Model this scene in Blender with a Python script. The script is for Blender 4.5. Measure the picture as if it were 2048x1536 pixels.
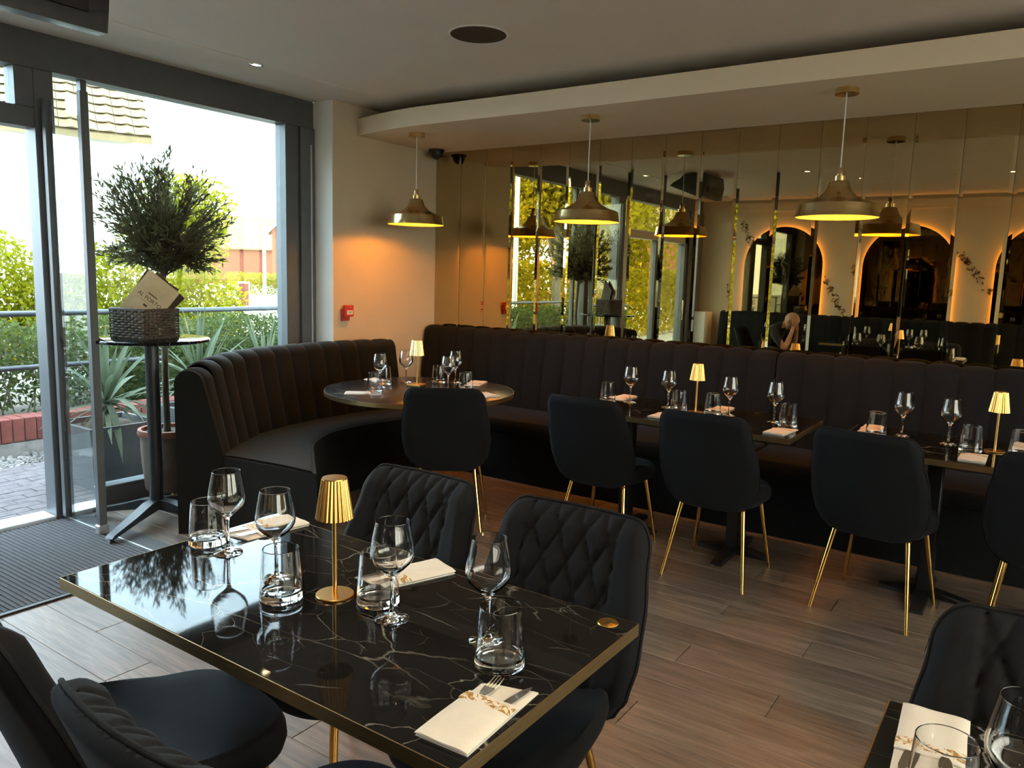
import bpy, bmesh, math, random
from mathutils import Vector, Matrix
random.seed(7)
R = math.radians
sc = bpy.context.scene
for o in list(bpy.data.objects): bpy.data.objects.remove(o)
COL = sc.collection
# ------------------------------------------------------------------ camera
H = 1.5
cam_d = bpy.data.cameras.new('camera'); cam = bpy.data.objects.new('camera', cam_d); COL.objects.link(cam)
cam_d.sensor_width = 36.0; cam_d.lens = 1547.66/2048*36; cam_d.clip_start = 0.02; cam_d.clip_end = 400
_r = Vector((0.82196219, 0.56883274, 0.02841601)); _u = Vector((-0.10217724, 0.09819512, 0.98990784)); _f = Vector((-0.56030167, 0.81657029, -0.13883444))
cam.matrix_world = Matrix(((_r.x, _u.x, -_f.x, 0), (_r.y, _u.y, -_f.y, 0), (_r.z, _u.z, -_f.z, H), (0, 0, 0, 1)))
sc.camera = cam
# ------------------------------------------------------------------ world, sun, exposure
w = bpy.data.worlds.new('sky'); sc.world = w; w.use_nodes = True
bg = w.node_tree.nodes['Background']; bg.inputs[0].default_value = (0.66, 0.86, 1.0, 1); bg.inputs[1].default_value = 9.0
sun_d = bpy.data.lights.new('sun', 'SUN'); sun = bpy.data.objects.new('sun', sun_d); COL.objects.link(sun)
sun_d.energy = 26; sun_d.color = (1.0, 0.86, 0.55); sun_d.angle = R(0.6)
SUN_DIR = Vector((-0.9135, 0.4067, 0.0))*math.cos(R(8)) + Vector((0, 0, math.sin(R(8))))
sun.rotation_euler = (-SUN_DIR).to_track_quat('-Z', 'Y').to_euler()
try:
    sc.cycles.max_bounces = 12; sc.cycles.transmission_bounces = 10; sc.cycles.glossy_bounces = 5; sc.cycles.transparent_max_bounces = 12; sc.cycles.diffuse_bounces = 4; sc.cycles.use_adaptive_sampling = True; sc.cycles.adaptive_threshold = .07; sc.cycles.adaptive_min_samples = 20
except Exception: pass
sc.view_settings.view_transform = 'Standard'; sc.view_settings.look = 'None'
sc.view_settings.exposure = 0.62; sc.view_settings.gamma = 1.0; sc.view_settings.use_curve_mapping = False

# ------------------------------------------------------------------ materials
MATS = {}
def mat(name, col=(.5, .5, .5), rough=.5, metal=0., spec=.5, sheen=0., sheen_col=(1, 1, 1), coat=0., emit=None, emit_s=0., trans=0., ior=1.5, coat_rough=.03):
    m = bpy.data.materials.new(name); m.use_nodes = True; MATS[name] = m
    b = m.node_tree.nodes['Principled BSDF']; i = b.inputs
    i['Base Color'].default_value = (*col, 1); i['Roughness'].default_value = rough; i['Metallic'].default_value = metal
    i['Specular IOR Level'].default_value = spec; i['IOR'].default_value = ior
    i['Sheen Weight'].default_value = sheen; i['Sheen Tint'].default_value = (*sheen_col, 1); i['Sheen Roughness'].default_value = .45
    i['Coat Weight'].default_value = coat; i['Coat Roughness'].default_value = coat_rough; i['Transmission Weight'].default_value = trans
    if emit: i['Emission Color'].default_value = (*emit, 1); i['Emission Strength'].default_value = emit_s
    return m
def nodes(m):
    t = m.node_tree; return t, t.nodes, t.links, t.nodes['Principled BSDF']
def add(t, typ, **kw):
    n = t.nodes.new(typ)
    for k, v in kw.items():
        if k in n.inputs: n.inputs[k].default_value = v
        else: setattr(n, k, v)
    return n
def ramp(t, stops):
    n = t.nodes.new('ShaderNodeValToRGB'); e = n.color_ramp.elements
    e[0].position, e[0].color = stops[0][0], (*stops[0][1], 1); e[1].position, e[1].color = stops[-1][0], (*stops[-1][1], 1)
    for p, c in stops[1:-1]: x = e.new(p); x.color = (*c, 1)
    return n
def noisy(m, c1, c2, scale=5, detail=4, coords='Object', stretch=(1, 1, 1), bump=0., bscale=None, rnd=False, dist=0.):
    t, N, L, b = nodes(m)
    tc = N.new('ShaderNodeTexCoord'); mp = N.new('ShaderNodeMapping'); mp.inputs['Scale'].default_value = stretch
    L.new(tc.outputs[coords], mp.inputs['Vector'])
    if rnd:
        oi = N.new('ShaderNodeObjectInfo'); mu = add(t, 'ShaderNodeMath', operation='MULTIPLY'); mu.inputs[1].default_value = 37.0
        L.new(oi.outputs['Random'], mu.inputs[0]); L.new(mu.outputs[0], mp.inputs['Location'])
    n = add(t, 'ShaderNodeTexNoise', Scale=scale, Detail=detail, Distortion=dist); L.new(mp.outputs[0], n.inputs['Vector'])
    r = ramp(t, [(.3, c1), (.7, c2)]); L.new(n.outputs['Fac'], r.inputs[0]); L.new(r.outputs[0], b.inputs['Base Color'])
    if bump:
        n2 = add(t, 'ShaderNodeTexNoise', Scale=bscale or scale*3, Detail=3.); L.new(mp.outputs[0], n2.inputs['Vector'])
        bp = add(t, 'ShaderNodeBump', Strength=bump, Distance=.01); L.new(n2.outputs['Fac'], bp.inputs['Height']); L.new(bp.outputs[0], b.inputs['Normal'])
    return m
# paint & shell
noisy(mat('paint_ceiling', rough=.9), (.76, .69, .61), (.79, .715, .63), 3)
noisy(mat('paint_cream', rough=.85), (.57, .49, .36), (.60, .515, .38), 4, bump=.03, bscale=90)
noisy(mat('paint_white', rough=.8), (.80, .79, .75), (.83, .82, .78), 4)
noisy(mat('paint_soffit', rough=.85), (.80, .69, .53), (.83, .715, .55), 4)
noisy(mat('frame_grey', rough=.45), (.085, .095, .105), (.10, .11, .12), 8)
noisy(mat('frame_pale', rough=.35, metal=.6), (.55, .56, .57), (.6, .61, .62), 8)
noisy(mat('metal_sill', rough=.4, metal=.8), (.7, .7, .7), (.8, .8, .8), 14)
noisy(mat('black_metal', rough=.45, metal=.3), (.012, .013, .015), (.02, .021, .024), 12)
noisy(mat('black_plastic', rough=.5), (.012, .012, .013), (.016, .016, .017), 10)
noisy(mat('graphite_metal', rough=.38, metal=.4), (.035, .038, .043), (.05, .054, .06), 9)
# planks
m = mat('plank_wood', rough=.42)
noisy(m, (.10, .071, .055), (.23, .17, .13), 3.2, 8, stretch=(1.1, 14, 6), bump=.10, bscale=9, rnd=True, dist=.9)
t, N, L, b = nodes(m)
oi = N.new('ShaderNodeObjectInfo'); hs = N.new('ShaderNodeHueSaturation'); mr = add(t, 'ShaderNodeMapRange'); mr.inputs[3].default_value = .72; mr.inputs[4].default_value = 1.22
L.new(oi.outputs['Random'], mr.inputs[0]); L.new(mr.outputs[0], hs.inputs['Value'])
src = b.inputs['Base Color'].links[0].from_socket; L.new(src, hs.inputs['Color']); L.new(hs.outputs[0], b.inputs['Base Color'])
noisy(mat('floor_base', rough=.8), (.02, .017, .015), (.03, .025, .02), 5)
noisy(mat('mat_rib', rough=.95, sheen=.3), (.020, .022, .027), (.05, .054, .063), 160, 2, bump=.4, bscale=260)
# marble
def marble(name, rough):
    m = mat(name, (.01, .01, .01), rough, spec=.24, ior=1.42); t, N, L, b = nodes(m)
    tc = N.new('ShaderNodeTexCoord'); mp = N.new('ShaderNodeMapping'); mp.inputs['Scale'].default_value = (1.0, 2.4, 1); mp.inputs['Rotation'].default_value = (0, 0, R(24))
    L.new(tc.outputs['Object'], mp.inputs[0])
    nz = add(t, 'ShaderNodeTexNoise', Scale=3.2, Detail=6.); L.new(mp.outputs[0], nz.inputs['Vector'])
    mx = add(t, 'ShaderNodeMix', data_type='VECTOR'); mx.inputs[0].default_value = .13
    L.new(mp.outputs[0], mx.inputs[4]); L.new(nz.outputs['Color'], mx.inputs[5])
    prev = None
    for sc_, wd, br, seed in ((3.1, .0065, .34, 0), (6.4, .005, .20, 5)):
        ad = add(t, 'ShaderNodeVectorMath', operation='ADD'); ad.inputs[1].default_value = (seed, seed*.7, 0); L.new(mx.outputs[1], ad.inputs[0])
        v = add(t, 'ShaderNodeTexVoronoi', feature='DISTANCE_TO_EDGE', Scale=sc_); L.new(ad.outputs[0], v.inputs['Vector'])
        rp = ramp(t, [(0, (br, br*.97, br*.92)), (wd*.5, (br*.5, br*.47, br*.42)), (wd*1.5, (0, 0, 0))]); L.new(v.outputs['Distance'], rp.inputs[0])
        n2 = add(t, 'ShaderNodeTexNoise', Scale=2.6+seed, Detail=3.); L.new(tc.outputs['Object'], n2.inputs['Vector'])
        r2 = ramp(t, [(.46, (0, 0, 0)), (.62, (1, 1, 1))]); L.new(n2.outputs['Fac'], r2.inputs[0])
        mm = add(t, 'ShaderNodeMix', data_type='RGBA', blend_type='MULTIPLY'); mm.inputs[0].default_value = 1
        L.new(rp.outputs[0], mm.inputs[6]); L.new(r2.outputs[0], mm.inputs[7])
        if prev is None: prev = mm.outputs[2]
        else:
            ax = add(t, 'ShaderNodeMix', data_type='RGBA', blend_type='ADD'); ax.inputs[0].default_value = 1
            L.new(prev, ax.inputs[6]); L.new(mm.outputs[2], ax.inputs[7]); prev = ax.outputs[2]
    ax = add(t, 'ShaderNodeMix', data_type='RGBA', blend_type='ADD'); ax.inputs[0].default_value = 1; ax.inputs[7].default_value = (.009, .009, .0095, 1)
    L.new(prev, ax.inputs[6]); L.new(ax.outputs[2], b.inputs['Base Color'])
    return m
marble('marble_gloss', .035); marble('marble_satin', .26)
# metals
noisy(mat('brass_edge', rough=.38, metal=1), (.40, .30, .15), (.48, .365, .19), 20, stretch=(1, 1, 8))
noisy(mat('brass_lamp', rough=.30, metal=1), (.74, .42, .12), (.80, .47, .145), 12)
noisy(mat('brass_pendant', rough=.20, metal=1), (.62, .47, .23), (.70, .54, .27), 6, stretch=(1, 1, 12))
mat('gold_leg', (.85, .50, .14), .10, 1.)
noisy(mat('disc_gold', rough=.3, metal=1), (.55, .36, .10), (.62, .42, .13), 20)
noisy(mat('disc_ink', rough=.6), (.03, .02, .012), (.04, .027, .015), 20)
mat('steel', (.72, .72, .72), .12, 1.)
mat('mirror_bronze', (.55, .45, .26), .008, 1.)
mat('mirror_dark', (.20, .165, .10), .01, 1.)
# fabrics
noisy(mat('velvet_black', rough=.85, spec=.25, sheen=.045, sheen_col=(.55, .62, .8)), (.0030, .0034, .0048), (.005, .0055, .0078), 3, bump=.05, bscale=220)
noisy(mat('velvet_sofa', rough=.85, spec=.2, sheen=.10, sheen_col=(.65, .6, .52)), (.004, .0038, .0036), (.007, .0065, .006), 3, bump=.05, bscale=220)
noisy(mat('piping_black', rough=.75, spec=.15), (.008, .008, .009), (.012, .012, .013), 20)
noisy(mat('napkin_cloth', rough=.9), (.70, .665, .61), (.75, .715, .66), 30, bump=.06, bscale=240)
m = mat('napkin_band', (.8, .74, .66), .7); t, N, L, b = nodes(m)
tc = N.new('ShaderNodeTexCoord'); nz = add(t, 'ShaderNodeTexNoise', Scale=38., Detail=1., Distortion=2.2); L.new(tc.outputs['Object'], nz.inputs['Vector'])
rp = ramp(t, [(.40, (.78, .70, .58)), (.45, (.36, .19, .04)), (.53, (.40, .22, .05)), (.57, (.78, .70, .58))]); L.new(nz.outputs['Fac'], rp.inputs[0]); L.new(rp.outputs[0], b.inputs['Base Color'])
# glass
mat('clear_glass', (1, 1, 1), 0., trans=1., ior=1.47)
def pane(name, tint, refl=1.0):
    m = bpy.data.materials.new(name); m.use_nodes = True; MATS[name] = m; t = m.node_tree; t.nodes.clear()
    o = t.nodes.new('ShaderNodeOutputMaterial'); mx = t.nodes.new('ShaderNodeMixShader'); tr = t.nodes.new('ShaderNodeBsdfTransparent'); gl = t.nodes.new('ShaderNodeBsdfGlossy')
    lw = t.nodes.new('ShaderNodeLayerWeight'); lw.inputs[0].default_value = .5; pw = add(t, 'ShaderNodeMath', operation='POWER'); pw.inputs[1].default_value = 5.; t.links.new(lw.outputs['Facing'], pw.inputs[0]); fr = add(t, 'ShaderNodeMath', operation='MULTIPLY_ADD'); fr.inputs[1].default_value = .92; fr.inputs[2].default_value = .04; t.links.new(pw.outputs[0], fr.inputs[0])
    tr.inputs[0].default_value = (*tint, 1); gl.inputs['Roughness'].default_value = .01; gl.inputs[0].default_value = (refl, refl, refl, 1)
    t.links.new(fr.outputs[0], mx.inputs[0]); t.links.new(tr.outputs[0], mx.inputs[1]); t.links.new(gl.outputs[0], mx.inputs[2]); t.links.new(mx.outputs[0], o.inputs[0])
pane('window_glass', (.93, .96, .95)); pane('warming_glass', (1.0, .88, .74))  # second tint is invented, to warm the light of the added right window
# lights
mat('bulb_glow', (1, .8, .5), .4, emit=(1, .50, .10), emit_s=4)
mat('spot_glow', (1, .9, .7), .4, emit=(1, .72, .40), emit_s=30)
mat('led_glow', (1, .7, .3), .4, emit=(1, .42, .06), emit_s=24)
noisy(mat('shade_inner', rough=.6), (.72, .55, .34), (.76, .58, .36), 5)
# misc
noisy(mat('red_plastic', rough=.35), (.50, .03, .02), (.55, .04, .025), 10)
noisy(mat('label_white', rough=.6), (.72, .72, .68), (.78, .78, .74), 10)
noisy(mat('terracotta', rough=.8), (.27, .10, .06), (.34, .135, .08), 14)
noisy(mat('pot_brown', rough=.55), (.16, .115, .09), (.22, .165, .13), 6)
noisy(mat('soil', rough=1.), (.03, .02, .014), (.07, .05, .035), 60, bump=.5)
noisy(mat('bark', rough=.9), (.07, .06, .045), (.17, .145, .11), 20, stretch=(3, 3, .5), bump=.3)
noisy(mat('planter_grey', rough=.6), (.055, .062, .07), (.075, .082, .09), 10)
noisy(mat('wicker', rough=.55), (.035, .028, .022), (.10, .08, .06), 40, rnd=True)
noisy(mat('menu_paper', rough=.75), (.50, .38, .22), (.66, .55, .36), 7, 5)
noisy(mat('menu_back', rough=.7), (.05, .035, .025), (.07, .05, .035), 7)
noisy(mat('ink', rough=.7), (.06, .035, .02), (.08, .045, .03), 9)
noisy(mat('paver', rough=.8), (.05, .042, .045), (.10, .082, .084), 16, rnd=True, bump=.25, bscale=70)
noisy(mat('brick_red', rough=.85), (.10, .024, .017), (.17, .042, .028), 9, rnd=True, bump=.3, bscale=60)
noisy(mat('concrete', rough=.9), (.16, .145, .13), (.24, .22, .20), 14, bump=.3)
noisy(mat('gravel', rough=.9), (.09, .085, .08), (.26, .245, .225), 3, rnd=False, bump=.2)
noisy(mat('earth', rough=1.), (.05, .045, .03), (.10, .085, .06), 8)
noisy(mat('asphalt', rough=.9), (.22, .21, .20), (.28, .27, .255), 2)
noisy(mat('house_brick', rough=.9), (.17, .042, .02), (.23, .06, .03), 4)
noisy(mat('house_render', rough=.9), (.74, .70, .62), (.80, .76, .68), 3)
noisy(mat('roof_tile', rough=.8), (.15, .10, .045), (.22, .15, .065), 3, rnd=True)
noisy(mat('window_white', rough=.5), (.75, .75, .73), (.8, .8, .78), 6)
noisy(mat('window_dark', rough=.15), (.05, .06, .07), (.08, .09, .10), 3)
noisy(mat('skin', rough=.55), (.42, .20, .13), (.50, .255, .17), 12)
noisy(mat('shirt_dark', rough=.95), (.012, .012, .012), (.018, .018, .018), 20)
noisy(mat('trouser_dark', rough=.95), (.018, .018, .022), (.028, .028, .034), 20)
noisy(mat('decal_gold', rough=.45, metal=.6), (.16, .085, .03), (.34, .21, .08), 30)
def leaf(name, c1, c2, trans=.5, scale=6):
    m = bpy.data.materials.new(name); m.use_nodes = True; MATS[name] = m; t = m.node_tree; t.nodes.clear()
    o = t.nodes.new('ShaderNodeOutputMaterial'); mx = t.nodes.new('ShaderNodeMixShader'); mx.inputs[0].default_value = trans
    d = t.nodes.new('ShaderNodeBsdfPrincipled'); d.inputs['Roughness'].default_value = .6; d.inputs['Specular IOR Level'].default_value = .12; tl = t.nodes.new('ShaderNodeBsdfTranslucent')
    tc = t.nodes.new('ShaderNodeTexCoord'); nz = t.nodes.new('ShaderNodeTexNoise'); nz.inputs['Scale'].default_value = scale; t.links.new(tc.outputs['Object'], nz.inputs['Vector'])
    r = ramp(t, [(.35, c1), (.65, c2)]); t.links.new(nz.outputs['Fac'], r.inputs[0])
    t.links.new(r.outputs[0], d.inputs['Base Color']); t.links.new(r.outputs[0], tl.inputs[0])
    t.links.new(d.outputs[0], mx.inputs[1]); t.links.new(tl.outputs[0], mx.inputs[2]); t.links.new(mx.outputs[0], o.inputs[0])
leaf('leaf_olive', (.085, .085, .04), (.16, .16, .08), .4)
leaf('leaf_hedge', (.12, .13, .003), (.21, .20, .006), .55)
leaf('leaf_box', (.035, .05, .015), (.08, .10, .025), .4, 12)
leaf('leaf_yucca', (.06, .08, .045), (.13, .155, .10), .3, 3)
leaf('leaf_tree', (.20, .165, .004), (.32, .25, .010), .55)
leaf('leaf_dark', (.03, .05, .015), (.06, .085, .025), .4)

# ------------------------------------------------------------------ mesh helpers
class MB:
    def __init__(s): s.v = []; s.f = []
    def addm(s, v, f): n = len(s.v); s.v += [tuple(p) for p in v]; s.f += [tuple(i+n for i in q) for q in f]; return s
    def box(s, x0, x1, y0, y1, z0, z1, ch=0.):
        if ch <= 0:
            return s.addm([(x, y, z) for z in (z0, z1) for y in (y0, y1) for x in (x0, x1)], [(0, 2, 3, 1), (4, 5, 7, 6), (0, 1, 5, 4), (2, 6, 7, 3), (0, 4, 6, 2), (1, 3, 7, 5)])
        bm = bmesh.new(); bmesh.ops.create_cube(bm, size=1)
        for v in bm.verts: v.co = Vector(((x0+x1)/2+v.co.x*(x1-x0), (y0+y1)/2+v.co.y*(y1-y0), (z0+z1)/2+v.co.z*(z1-z0)))
        bmesh.ops.bevel(bm, geom=bm.edges[:], offset=ch, segments=2 if ch > .006 else 1, profile=.5, affect='EDGES')
        bm.verts.index_update(); s.addm([v.co for v in bm.verts], [[v.index for v in f.verts] for f in bm.faces]); bm.free(); return s
    def lathe(s, prof, n=32, c=(0, 0, 0), close=False, flute=None):
        vs = []; fs = []; k = len(prof)
        for i in range(n):
            a = 2*math.pi*i/n
            for (r, z) in prof:
                q = r if not flute else r*(1+flute*math.cos(a*flute_n))
                vs.append((c[0]+q*math.cos(a), c[1]+q*math.sin(a), c[2]+z))
        for i in range(n):
            j = (i+1) % n
            for a in range(k-1 if not close else k):
                b2 = (a+1) % k
                fs.append((i*k+a, j*k+a, j*k+b2, i*k+b2))
        base = len(s.v); s.addm(vs, fs)
        if not close:
            if prof[0][0] > 1e-5: s.f.append(tuple(base+i*k for i in reversed(range(n))))
            if prof[-1][0] > 1e-5: s.f.append(tuple(base+i*k+k-1 for i in range(n)))
        return s
    def tube(s, pts, r, n=10, cap=True, flat=1.0):
        pts = [Vector(p) for p in pts]; k = len(pts); rs = r if isinstance(r, (list, tuple)) else [r]*k
        vs = []; fs = []; up = None
        for i, p in enumerate(pts):
            d = (pts[min(i+1, k-1)]-pts[max(i-1, 0)]).normalized()
            if up is None: up = Vector((0, 0, 1)) if abs(d.z) < .9 else Vector((1, 0, 0))
            a = d.cross(up).normalized(); b2 = a.cross(d).normalized(); up = b2
            for j in range(n):
                t_ = 2*math.pi*j/n; vs.append(p+a*math.cos(t_)*rs[i]+b2*math.sin(t_)*rs[i]*flat)
        for i in range(k-1):
            for j in range(n): fs.append((i*n+j, i*n+(j+1) % n, (i+1)*n+(j+1) % n, (i+1)*n+j))
        if cap: fs.append(tuple(reversed(range(n)))); fs.append(tuple((k-1)*n+j for j in range(n)))
        return s.addm(vs, fs)
    def grid(s, fn, nu, nv, flip=False):
        vs = [fn(i/(nu-1), j/(nv-1)) for j in range(nv) for i in range(nu)]; fs = []
        for j in range(nv-1):
            for i in range(nu-1):
                q = (j*nu+i, j*nu+i+1, (j+1)*nu+i+1, (j+1)*nu+i); fs.append(q[::-1] if flip else q)
        return s.addm(vs, fs)
    def prism(s, poly, z0, z1):
        n = len(poly)
        return s.addm([(x, y, z0) for x, y in poly]+[(x, y, z1) for x, y in poly], [tuple(reversed(range(n))), tuple(range(n, 2*n))]+[(i, (i+1) % n, (i+1) % n+n, i+n) for i in range(n)])
    def xform(s, M):
        s.v = [tuple(M @ Vector(p)) for p in s.v]; return s
    def mesh(s, name, m, smooth=None):
        me = bpy.data.meshes.new(name); me.from_pydata(s.v, [], s.f); me.validate(); me.materials.append(MATS[m])
        bm = bmesh.new(); bm.from_mesh(me); bmesh.ops.remove_doubles(bm, verts=bm.verts[:], dist=1e-6)
        if len(bm.faces) < 60000: bmesh.ops.recalc_face_normals(bm, faces=bm.faces[:])
        bm.to_mesh(me); bm.free()
        if smooth is not None:
            for p in me.polygons: p.use_smooth = True
            me.set_sharp_from_angle(angle=R(smooth))
        return me
    def obj(s, name, m, parent=None, smooth=None, loc=None, rz=0., rot=None):
        return link(name, s.mesh(name, m, smooth), parent, loc, rz, rot)
flute_n = 24
def link(name, data, parent=None, loc=None, rz=0., rot=None):
    o = bpy.data.objects.new(name, data); COL.objects.link(o)
    if loc is not None: o.location = loc
    if rot is not None: o.rotation_euler = rot
    elif rz: o.rotation_euler = (0, 0, rz)
    if parent: o.parent = parent
    return o
def tag(o, label, cat=None, group=None, kind=None):
    o['label'] = label
    if cat: o['category'] = cat
    if group: o['group'] = group
    if kind: o['kind'] = kind
    return o
def thing(name, label, cat, loc=(0, 0, 0), rz=0., group=None, kind=None):
    return tag(link(name, None, None, loc, rz), label, cat, group, kind)
def struct(o, label): return tag(o, label, kind='structure')
def dup(root, loc, rz, label, group=None):
    def cp(o, par):
        c = o.copy(); COL.objects.link(c)
        if par: c.parent = par
        for ch in o.children: cp(ch, c)
        return c
    c = cp(root, None); c.location = loc; c.rotation_euler = (0, 0, rz); c['label'] = label
    if group: c['group'] = group
    return c
def text_mesh(body, size, depth, m):
    cu = bpy.data.curves.new('lettering', 'FONT'); cu.body = body; cu.size = size; cu.extrude = depth; cu.align_x = 'CENTER'; cu.align_y = 'CENTER'
    o = bpy.data.objects.new('tmp', cu); COL.objects.link(o); dg = bpy.context.evaluated_depsgraph_get()
    me = bpy.data.meshes.new_from_object(o.evaluated_get(dg)); bpy.data.objects.remove(o); me.materials.clear(); me.materials.append(MATS[m]); return me
def spline(pts, n):
    P = [Vector(p) for p in pts]; P = [2*P[0]-P[1]]+P+[2*P[-1]-P[-2]]; out = []; k = len(P)-3
    for i in range(n):
        t_ = i/(n-1)*k; a = min(int(t_), k-1); t_ -= a; p0, p1, p2, p3 = P[a:a+4]
        out.append(.5*((2*p1)+(p2-p0)*t_+(2*p0-5*p1+4*p2-p3)*t_**2+(3*p1-p0-3*p2+p3)*t_**3))
    return out
def sm(a, b, x):
    t_ = max(0., min(1., (x-a)/(b-a))); return t_*t_*(3-2*t_)

# ------------------------------------------------------------------ room dimensions
XW, XC, XR, YM, YB, ZC, ZS = -4.66, -4.458, 2.9, 5.25, -1.5, 2.735, 2.52
YRET = 4.074
# floor with planks
fl = struct(MB().box(XW-.14, XR, YB, YM, -.12, -.012).obj('floor', 'floor_base'), 'grey brown wood plank floor of the dining room')
PL, PW = 1.22, .178
lens = {}
def plank(L_):
    k = round(L_, 2)
    if k not in lens: lens[k] = MB().box(-k/2+.001, k/2-.001, -PW/2+.0008, PW/2-.0008, -.010, 0, .0018).mesh('plank', 'plank_wood')
    return lens[k]
row = 0; y = YB+PW/2
random.seed(11)
while y < YM-.05:
    off = (row*.41) % PL; x = XW-off
    while x < XR:
        a, b_ = max(x, XW), min(x+PL, XR)
        if b_-a > .05: link('plank', plank(b_-a), fl, ((a+b_)/2, y, 0))
        x += PL
    y += PW; row += 1
# ceiling, soffit
struct(MB().box(XW, XR, YB, YM+.1, ZC, ZC+.1).obj('ceiling', 'paint_ceiling'), 'plain grey white plaster ceiling')
poly = [(XC+.001, 4.33)]
for i in range(13):
    t_ = i/12; poly.append((XC+.001+.75*t_, 4.33-.115*math.sin(t_*math.pi/2)))
poly += [(XC+1.6, 4.225), (XR, 4.225), (XR, YM), (XC+.001, YM)]
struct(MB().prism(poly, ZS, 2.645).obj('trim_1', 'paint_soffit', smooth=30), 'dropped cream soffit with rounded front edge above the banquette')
struct(MB().box(-4.13, -4.10, YB, 4.2, ZC-.004, ZC).obj('trim_2', 'paint_ceiling'), 'thin raised bead running along the ceiling near the window')
# walls
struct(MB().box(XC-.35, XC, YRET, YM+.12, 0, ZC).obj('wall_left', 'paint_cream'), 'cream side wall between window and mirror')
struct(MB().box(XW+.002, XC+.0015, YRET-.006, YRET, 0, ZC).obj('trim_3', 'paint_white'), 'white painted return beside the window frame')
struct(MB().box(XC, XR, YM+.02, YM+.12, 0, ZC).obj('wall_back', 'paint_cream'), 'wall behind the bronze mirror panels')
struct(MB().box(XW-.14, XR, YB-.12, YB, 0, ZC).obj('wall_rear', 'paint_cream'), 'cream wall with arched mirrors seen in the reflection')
struct(MB().box(XR, XR+.1, YB-.12, YM+.12, 0, .75).box(XR, XR+.1, YB-.12, YM+.12, 2.45, ZC).box(XR, XR+.1, YB-.12, -1.2, .75, 2.45).box(XR, XR+.1, 4.0, YM+.12, .75, 2.45).obj('wall_right', 'paint_cream'), 'cream wall on the far right of the room')
w2 = struct(link('added_window', None), 'wide warm tinted window added in the right hand wall out of view, to let in daylight')  # made-up window, added to brighten the right side of the room
for yy in (-1.2, .10, 1.37, 2.64, 3.94): MB().box(XR+.02, XR+.08, yy, yy+.06, .75, 2.45, .003).obj('mullion', 'frame_grey', w2)
MB().box(XR+.02, XR+.08, -1.2, 4.0, .75, .81, .003).obj('bottom_rail', 'frame_grey', w2)
MB().box(XR+.02, XR+.08, -1.2, 4.0, 2.39, 2.45, .003).obj('top_rail', 'frame_grey', w2)
for yy in (-1.14, .16, 1.43, 2.70): MB().box(XR+.047, XR+.053, yy, yy+1.21, .81, 2.39).obj('pane', 'warming_glass', w2)
struct(MB().box(XC+.3, XR, YB, YB+.06, ZC-.13, ZC-.05).box(XC+.3, XR, YB, YB+.035, ZC-.17, ZC-.13).obj('trim_4', 'paint_cream'), 'cream cornice along the top of the arched mirror wall')
# window wall
W0, W1 = XW-.12, XW
hd = struct(MB().box(W0, W1, YB, YRET-.006, 2.54, ZC).obj('wall_header', 'frame_grey'), 'dark grey header band above the shopfront windows')
hd.name = 'wall_header'
wn = struct(link('window_1', None), 'large fixed shopfront window in a dark grey frame')
MB().box(W0, W1, 2.112, 2.217, 0, 2.54, .004).obj('mullion', 'frame_grey', wn)
MB().box(W0, W1, 3.81, 3.93, 0, 2.54, .004).obj('jamb', 'frame_grey', wn)
MB().box(W0, W1+.02, 3.93, YRET-.006, 0, 2.54, .004).obj('jamb', 'frame_grey', wn)
MB().box(W1+.0205, W1+.024, 4.02, 4.034, .02, 2.42).obj('daylight_sliver', 'frame_pale', wn)  # pale strip imitating a thin gap of daylight beside the frame
MB().box(W0, W1, 2.39, 3.81, 0, .13, .005).box(W0+.02, W1+.006, 2.39, 3.81, .125, .145, .003).obj('bottom_rail', 'frame_grey', wn)
MB().box(W0+.03, W1-.04, 2.385, 2.42, .02, 2.54, .002).obj('glazing_post', 'frame_grey', wn)
MB().box(W0-.04, W1, 2.217, 2.39, 0, .028, .004).obj('sill', 'metal_sill', wn)
MB().box(XW-.065, XW-.059, 2.42, 3.81, .13, 2.54).obj('pane', 'window_glass', wn)
MB().box(XW-.065, XW-.059, 2.217, 2.385, .028, 2.54).obj('pane', 'window_glass', wn)
d1 = struct(link('door_1', None), 'open glazed entrance door leaf standing square to the window')
MB().box(-4.625, -4.585, 2.13, 2.172, .03, 2.38, .003).obj('hinge_stile', 'frame_grey', d1)
MB().box(-4.245, -4.205, 2.13, 2.172, .012, 2.38, .003).obj('lock_stile', 'frame_grey', d1)
MB().box(-4.2475, -4.2445, 2.1715, 2.176, .03, 2.37).obj('stile_trim', 'frame_pale', d1)
MB().box(-4.585, -4.245, 2.148, 2.154, .03, 2.365).obj('pane', 'window_glass', d1)
MB().box(-4.25, -4.20, 2.122, 2.18, .005, .06, .006).obj('bottom_pivot', 'frame_pale', d1)
fr = struct(link('door_2', None), 'entrance doorway frame with sill and transom window')
MB().box(W0-.04, W1, 1.39, 2.112, 0, .028, .004).obj('sill', 'metal_sill', fr)
MB().box(W0, W1, 1.39, 2.112, 2.227, 2.333, .004).obj('door_head', 'frame_grey', fr)
MB().box(W0, W1, 2.018, 2.112, 2.333, 2.54, .004).obj('transom_stile', 'frame_grey', fr)
MB().box(XW-.065, XW-.059, 1.39, 2.018, 2.333, 2.54).obj('transom_pane', 'window_glass', fr)
MB().box(W0, W1, 1.2, 1.39, 0, 2.54, .004).obj('post', 'frame_grey', fr)
d3 = struct(link('door_3', None), 'closed glazed door with transom seen in the mirror')
MB().box(W0, W1, -.96, 1.2, 2.05, 2.16, .004).obj('door_head', 'frame_pale', d3)
MB().box(W0, W1, 1.10, 1.2, 0, 2.05, .004).obj('stile', 'frame_pale', d3)
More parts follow.
